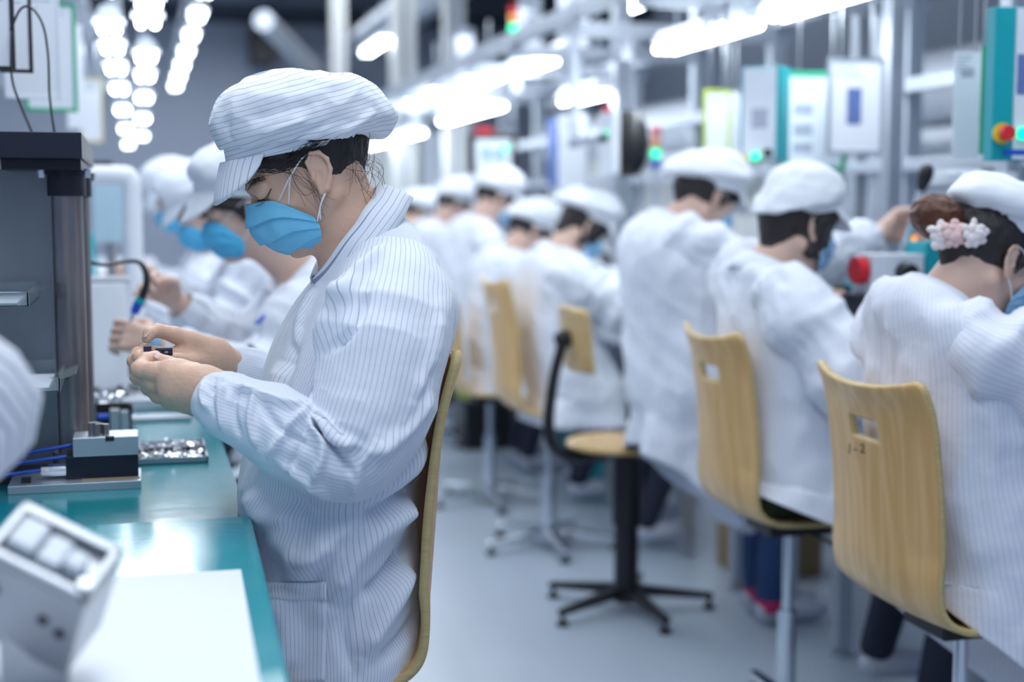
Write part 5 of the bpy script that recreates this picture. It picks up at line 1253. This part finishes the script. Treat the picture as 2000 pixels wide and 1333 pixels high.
# far display unit with green light
c = atD(960, 300, 7.4); t = thing('display_unit', c-np.array([0,0,.12]), 'dark framed display unit with a green lamp and red top, above the far caps', 'display')
b = MB(); b.box(c, (.25,.10,.20)); b.build('housing', 'black', t, bevel=.005)
b = MB(); b.box(c+[-.005,-.053,-.01], (.19,.006,.16)); b.build('screen', 'whiteplastic', t)
for dx in (-.04,.03): b = MB(); b.box(c+[dx,-.058,0], (.045,.006,.05)); b.build('screen_icon', mat('pale_blue_icon', (.25,.45,.8), .5), t)
b = MB(); b.box(c+[-.05,-.03,.115], (.09,.05,.03)); b.build('red_cap', 'red', t)
b = MB(); b.sph(atD(988,290,7.25), .016); b.build('green_light', 'led', t, smooth=True)
# signal towers
def tower(px, py, zc, label, sc=1.0):
    c = atD(px, py, zc); t = thing('signal_tower', c-np.array([0,0,.18*sc]), label, 'signal lamp')
    b = MB(); b.cyl((c[0],c[1],max(.8,c[2]-2.0)) if sc == 1.0 else (c[0],c[1],.80), c-[0,0,.07*sc], .010*sc, n=10); b.build('pole', 'alu', t)
    for nm, m, z in (('red_segment','red',.115),('orange_segment',None,.055),('green_segment','led',0),('blue_segment','blue',-.05)):
        b = MB(); b.cyl(c+[0,0,(z-.022)*sc], c+[0,0,(z+.022)*sc], .024*sc, n=16); b.build(nm, m or mat('orange_plastic',(.8,.25,.03),.4), t)
tower(1003, 55, 8.2, 'signal tower with red, orange, green and blue segments high at centre')
tower(1281, 300, 6.3, 'signal tower with a lit green segment right of the pendant controller', .85)
# ------------------------------------------------ machines on the right benches
def machine(y, k, near):
    rr = random.Random(40+k); bz = .80
    nm = ['nearest','second','third','fourth','fifth','sixth','seventh','eighth'][k]
    t = thing('assembly_fixture', (2.25,y,bz), '%s assembly fixture on the right benches, dark plates, cylinders and blue hoses' % nm, 'machine')
    b = MB(); b.box((2.22,y,bz+.012),(.50,.52,.024)); b.build('base_plate', 'steel', t, bevel=.002)
    for i in range(9 if near else 5):
        x = rr.uniform(2.03,2.42); yy = y+rr.uniform(-.24,.24); h_ = rr.uniform(.06,.26); w_ = rr.uniform(.03,.09)
        b = MB(); b.box((x,yy,bz+.024+h_/2),(w_,rr.uniform(.03,.10),h_)); b.build('tool_block', rr.choice(['black','darksteel','steel','alu','blue','black','steel']), t, bevel=.002)
    for i in range(5 if near else 3):
        x = rr.uniform(2.02,2.30); yy = y+rr.uniform(-.24,.24); h_ = rr.uniform(.08,.22)
        b = MB(); b.cyl((x,yy,bz+.024),(x,yy,bz+.024+h_),rr.uniform(.012,.026),n=16); b.cyl((x,yy,bz+.024+h_),(x,yy,bz+.05+h_),.008,n=10); b.build('air_cylinder', rr.choice(['chrome','steel','black','alu']), t, smooth=True, auto=40)
    for i in range(6 if near else 2):
        x0 = rr.uniform(2.0,2.4); y0 = y+rr.uniform(-.25,.25); x1 = rr.uniform(2.0,2.4); y1 = y+rr.uniform(-.25,.25); z0 = bz+rr.uniform(.05,.24)
        b = MB(); b.tube([(x0,y0,z0),((x0+x1)/2,(y0+y1)/2,z0+rr.uniform(-.02,.08)),(x1,y1,bz+rr.uniform(.06,.22))], .005, 6); b.build('air_hose', rr.choice(['blue','blue','tealbox','black']), t, smooth=True)
    b = MB(); b.box((2.42,y+.05,bz+.15),(.10,.30,.26)); b.build('rear_bracket', rr.choice(['black','darksteel','tealbox']), t, bevel=.003)
for k, y in enumerate((2.56,3.42,4.28,5.24,6.12,7.0,7.95,8.9)): machine(y, k, k < 4)
# second fixture block seen between the two nearest workers
c = atD(1735,535,3.55); t = thing('control_unit', c-np.array([0,0,.07]), 'pale box with a black knob beside a teal block, between the two nearest right workers', 'machine')
b = MB(); b.box(c,(.14,.10,.10)); b.build('housing','whitepaint',t,bevel=.003)
b = MB(); b.cyl(c+[.015,-.05,.005],c+[.015,-.085,.005],.026,.022,20); b.build('knob','black',t,smooth=True,auto=40)
b = MB(); b.box(c+[.125,.0,.02],(.10,.10,.12)); b.build('teal_block','tealbox',t,bevel=.003)
b = MB(); b.cyl(c+[-.075,-.01,.01],c+[-.10,-.01,.01],.034,.034,20); b.build('red_ring','red',t,smooth=True,auto=40)
b = MB(); b.box(c+[0,0,-.14],(.20,.12,.18)); b.build('pedestal','darksteel',t,bevel=.003)
# the lever
l0 = atD(1752,535,3.70); l1 = atD(1803,358,3.62); t = thing('press_lever', l0, 'long steel lever with a black grip, pulled by the raised hand', 'lever')
b = MB(); b.cyl(l0,l1,.010,n=14); b.build('shaft','chrome',t,smooth=True,auto=40)
d = nrm(l1-l0); b = MB(); Vs,Fs,_ = sweep([l1-d*.02,l1,l1+d*.02,l1+d*.04,l1+d*.05],[.010,.016,.020,.017,.006],16,5); b.add(Vs,Fs); b.build('grip','black',t,smooth=True)
b = MB(); b.sph(l0,.028); b.build('pivot','black',t,smooth=True)
b = MB(); b.sph(atD(1785,466,3.9), .007); tag(b.build('indicator_light','orangeled',smooth=True), 'small orange indicator light beside the lever', 'light')
c = atD(1890,350,3.7); t = thing('parts_tray', c-np.array([0,0,.02]), 'white slotted tray on a stand above the bun-haired worker', 'tray')
b = MB(); b.box(c,(.20,.14,.03)); b.build('tray_body','whiteplastic',t,bevel=.003)
for i in range(4): b = MB(); b.box(c+[-.09+.03*i,0,.02],(.016,.10,.012)); b.build('tray_slot','whiteplastic',t)
b = MB(); b.cyl(c+[0,0,-.5],c+[0,0,-.015],.012); b.build('stand','alu',t)
# keyboard shelf by the nearest worker and crates under the line
b = MB(); b.box((2.10,2.56,.695),(.26,.50,.03)); tag(b.build('drawer_shelf','black',bevel=.003), 'black shelf under the nearest right bench', 'shelf')
c = onY(922,808,7.6); b = MB(); b.box((c[0]+.06,7.6,.36),(.26,.30,.17)); t = tag(b.build('lime_crate','lime',bevel=.01), 'bright yellow-green crate on a black box, under the far benches', 'crate')
b = MB(); b.box((c[0]+.06,7.6,.135),(.28,.32,.27)); tag(b.build('black_crate','black',bevel=.01), 'black box under the yellow-green crate', 'crate')
for i,(x,y,m,lab) in enumerate(((2.2,4.7,'cream','cardboard-coloured carton on the floor under the third right bench'),(2.15,6.1,'tealbox','teal bin on the floor under the fifth right bench'),(2.2,7.0,'tealbox','teal bin on the floor under the sixth right bench'))):
    b = MB(); b.box((x,y,.16),(.30,.26,.32)); tag(b.build('storage_bin', m if i else mat('brown_card',(.30,.20,.10),.8), bevel=.01), lab, 'bin')
# ------------------------------------------------ left bench, farther stations
t = thing('extraction_pipe', atD(258,520,3.9), 'white elbowed extraction pipe standing behind the press', 'pipe')
q0 = atD(262,545,3.9); q1 = atD(258,365,3.9); b = MB(); b.cyl((q0[0],q0[1],BZ),(q0[0],q0[1],q1[2]),.026,n=22); b.build('riser','whiteplastic',t,smooth=True,auto=40)
b = MB(); b.tube([(q0[0],q0[1],q1[2]-.01),(q0[0]-.006,q0[1],q1[2]+.022),(q0[0]-.035,q0[1],q1[2]+.030),(q0[0]-.22,q0[1],q1[2]+.030)],.026,20); b.build('elbow','whiteplastic',t,smooth=True)
b = MB(); b.cyl((q0[0],q0[1],BZ),(q0[0],q0[1],BZ+.05),.045,n=22); b.build('base','black',t)
c = atD(203,560,3.55); t = thing('display_unit', (c[0],c[1],BZ), 'white tilted display housing behind the press pillars', 'display')
b = MB(); b.box((c[0],c[1],BZ+.14),(.11,.16,.27),rx=-.12); b.build('housing','whiteplastic',t,bevel=.01)
b = MB(); b.box((c[0],c[1]+.02,BZ+.28),(.13,.17,.012),rx=-.12); b.build('lid','whitepaint',t,bevel=.003)
c = atD(215,410,4.3); t = thing('monitor', (c[0],c[1],BZ), 'pale monitor with a dark stand top behind the white pipe', 'monitor')
b = MB(); b.box(c,(.10,.04,.20)); b.build('screen',mat('pale_screen',(.45,.62,.72),.2),t,bevel=.004)
b = MB(); b.box(c+[-.02,0,.12],(.06,.05,.05)); b.build('camera_head','black',t)
b = MB(); b.cyl((c[0],c[1]+.03,BZ),(c[0],c[1]+.03,c[2]-.05),.015); b.build('stand','steel',t)
b = MB(); b.tube([atD(172,512,3.0),atD(205,518,3.05),atD(240,512,3.1),atD(270,512,3.1),atD(284,530,3.1),atD(286,555,3.1),atD(276,585,3.1)],[.004,.004,.004,.005,.007,.008,.009],10); tag(b.build('tool_cable','black',smooth=True), 'black cable arching down to the blue soldering tool', 'cable')
t = thing('soldering_tool', atD(268,600,3.1), 'blue and black hand tool held by the second left worker', 'tool')
b = MB(); b.cyl(atD(276,583,3.1),atD(271,592,3.1),.010,.011); b.build('collar','tealbox',t)
b = MB(); b.cyl(atD(271,592,3.1),atD(262,612,3.1),.011,.009); b.build('handle','blue',t,smooth=True,auto=40)
b = MB(); b.cyl(atD(262,612,3.1),atD(254,632,3.1),.005,.002); b.build('tip','chrome',t)
for k,(x,y,w_,h_,m,lab) in enumerate(((-.30,3.9,.12,.10,'black','black machine block on the white bench behind the press'),(-.15,4.35,.10,.08,'steel','small steel block on the white bench before the third left worker'),(-.32,4.9,.14,.22,'whiteplastic','white box on the far white bench, nearest of two'),(-.34,5.8,.14,.26,'whiteplastic','white box on the far white bench, farther of two'),(-.12,5.3,.10,.06,'black','black tray on the white bench before the fourth left worker'),(-.28,7.0,.16,.34,'tealbox','teal case at the far end of the white bench'))):
    b = MB(); b.box((x,y,BZ+h_/2),(w_,.16,h_)); b.box((x,y-.082,BZ+h_*.55),(w_*.7,.006,h_*.5), mi=1); tag(b.build('bench_unit',[m,'print'],bevel=.004), lab, 'machine')
b = MB(); rnd = random.Random(8); shards(b,-.20,.02,3.52,3.72,BZ,60,rnd,.03,.03); tag(b.build('loose_parts','black'), 'scatter of small dark parts on the second worker\'s bench', 'parts', kind='stuff')
# ------------------------------------------------ far wall fittings and roof services
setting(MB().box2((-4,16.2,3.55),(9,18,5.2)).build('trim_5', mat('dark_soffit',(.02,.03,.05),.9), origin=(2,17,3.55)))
b = MB(); b.cyl(atD(420,228,17.6), atD(420,228,17.6)+np.array([0,.12,0]), .14, n=28); tag(b.build('wall_fan','steel'), 'round grey fan on the far wall left of the focused worker\'s cap', 'fan')
c = atD(510,95,17.4); b = MB(); b.box2((c[0]-.15,17.4,c[2]-.2),(c[0]+.15,18.0,c[2]+.2)); tag(b.build('speaker_box','black',bevel=.01), 'black box hanging high on the far wall', 'box')
b = MB(); b.cyl(atD(515,40,13), atD(620,145,15.5), .09, n=18); tag(b.build('roof_duct','alu',smooth=True,auto=40), 'slanting grey duct under the roof above the focused worker\'s cap', 'duct')
for k,(x,m,lab) in enumerate(((3.0,'whitepaint','white cabinet against the far end of the right line, nearest of three'),(2.2,'cream','pale cabinet against the far wall, middle of three'),(1.2,'whitepaint','white cabinet against the far wall, left of three'))):
    b = MB(); b.box2((x,15.0+.5*k,0),(x+.7,15.4+.5*k,2.1)); b.box2((x+.34,14.99+.5*k,.05),(x+.36,15.0+.5*k,2.05), mi=1); tag(b.build('cabinet',[m,'steel'],bevel=.01), lab, 'cabinet')
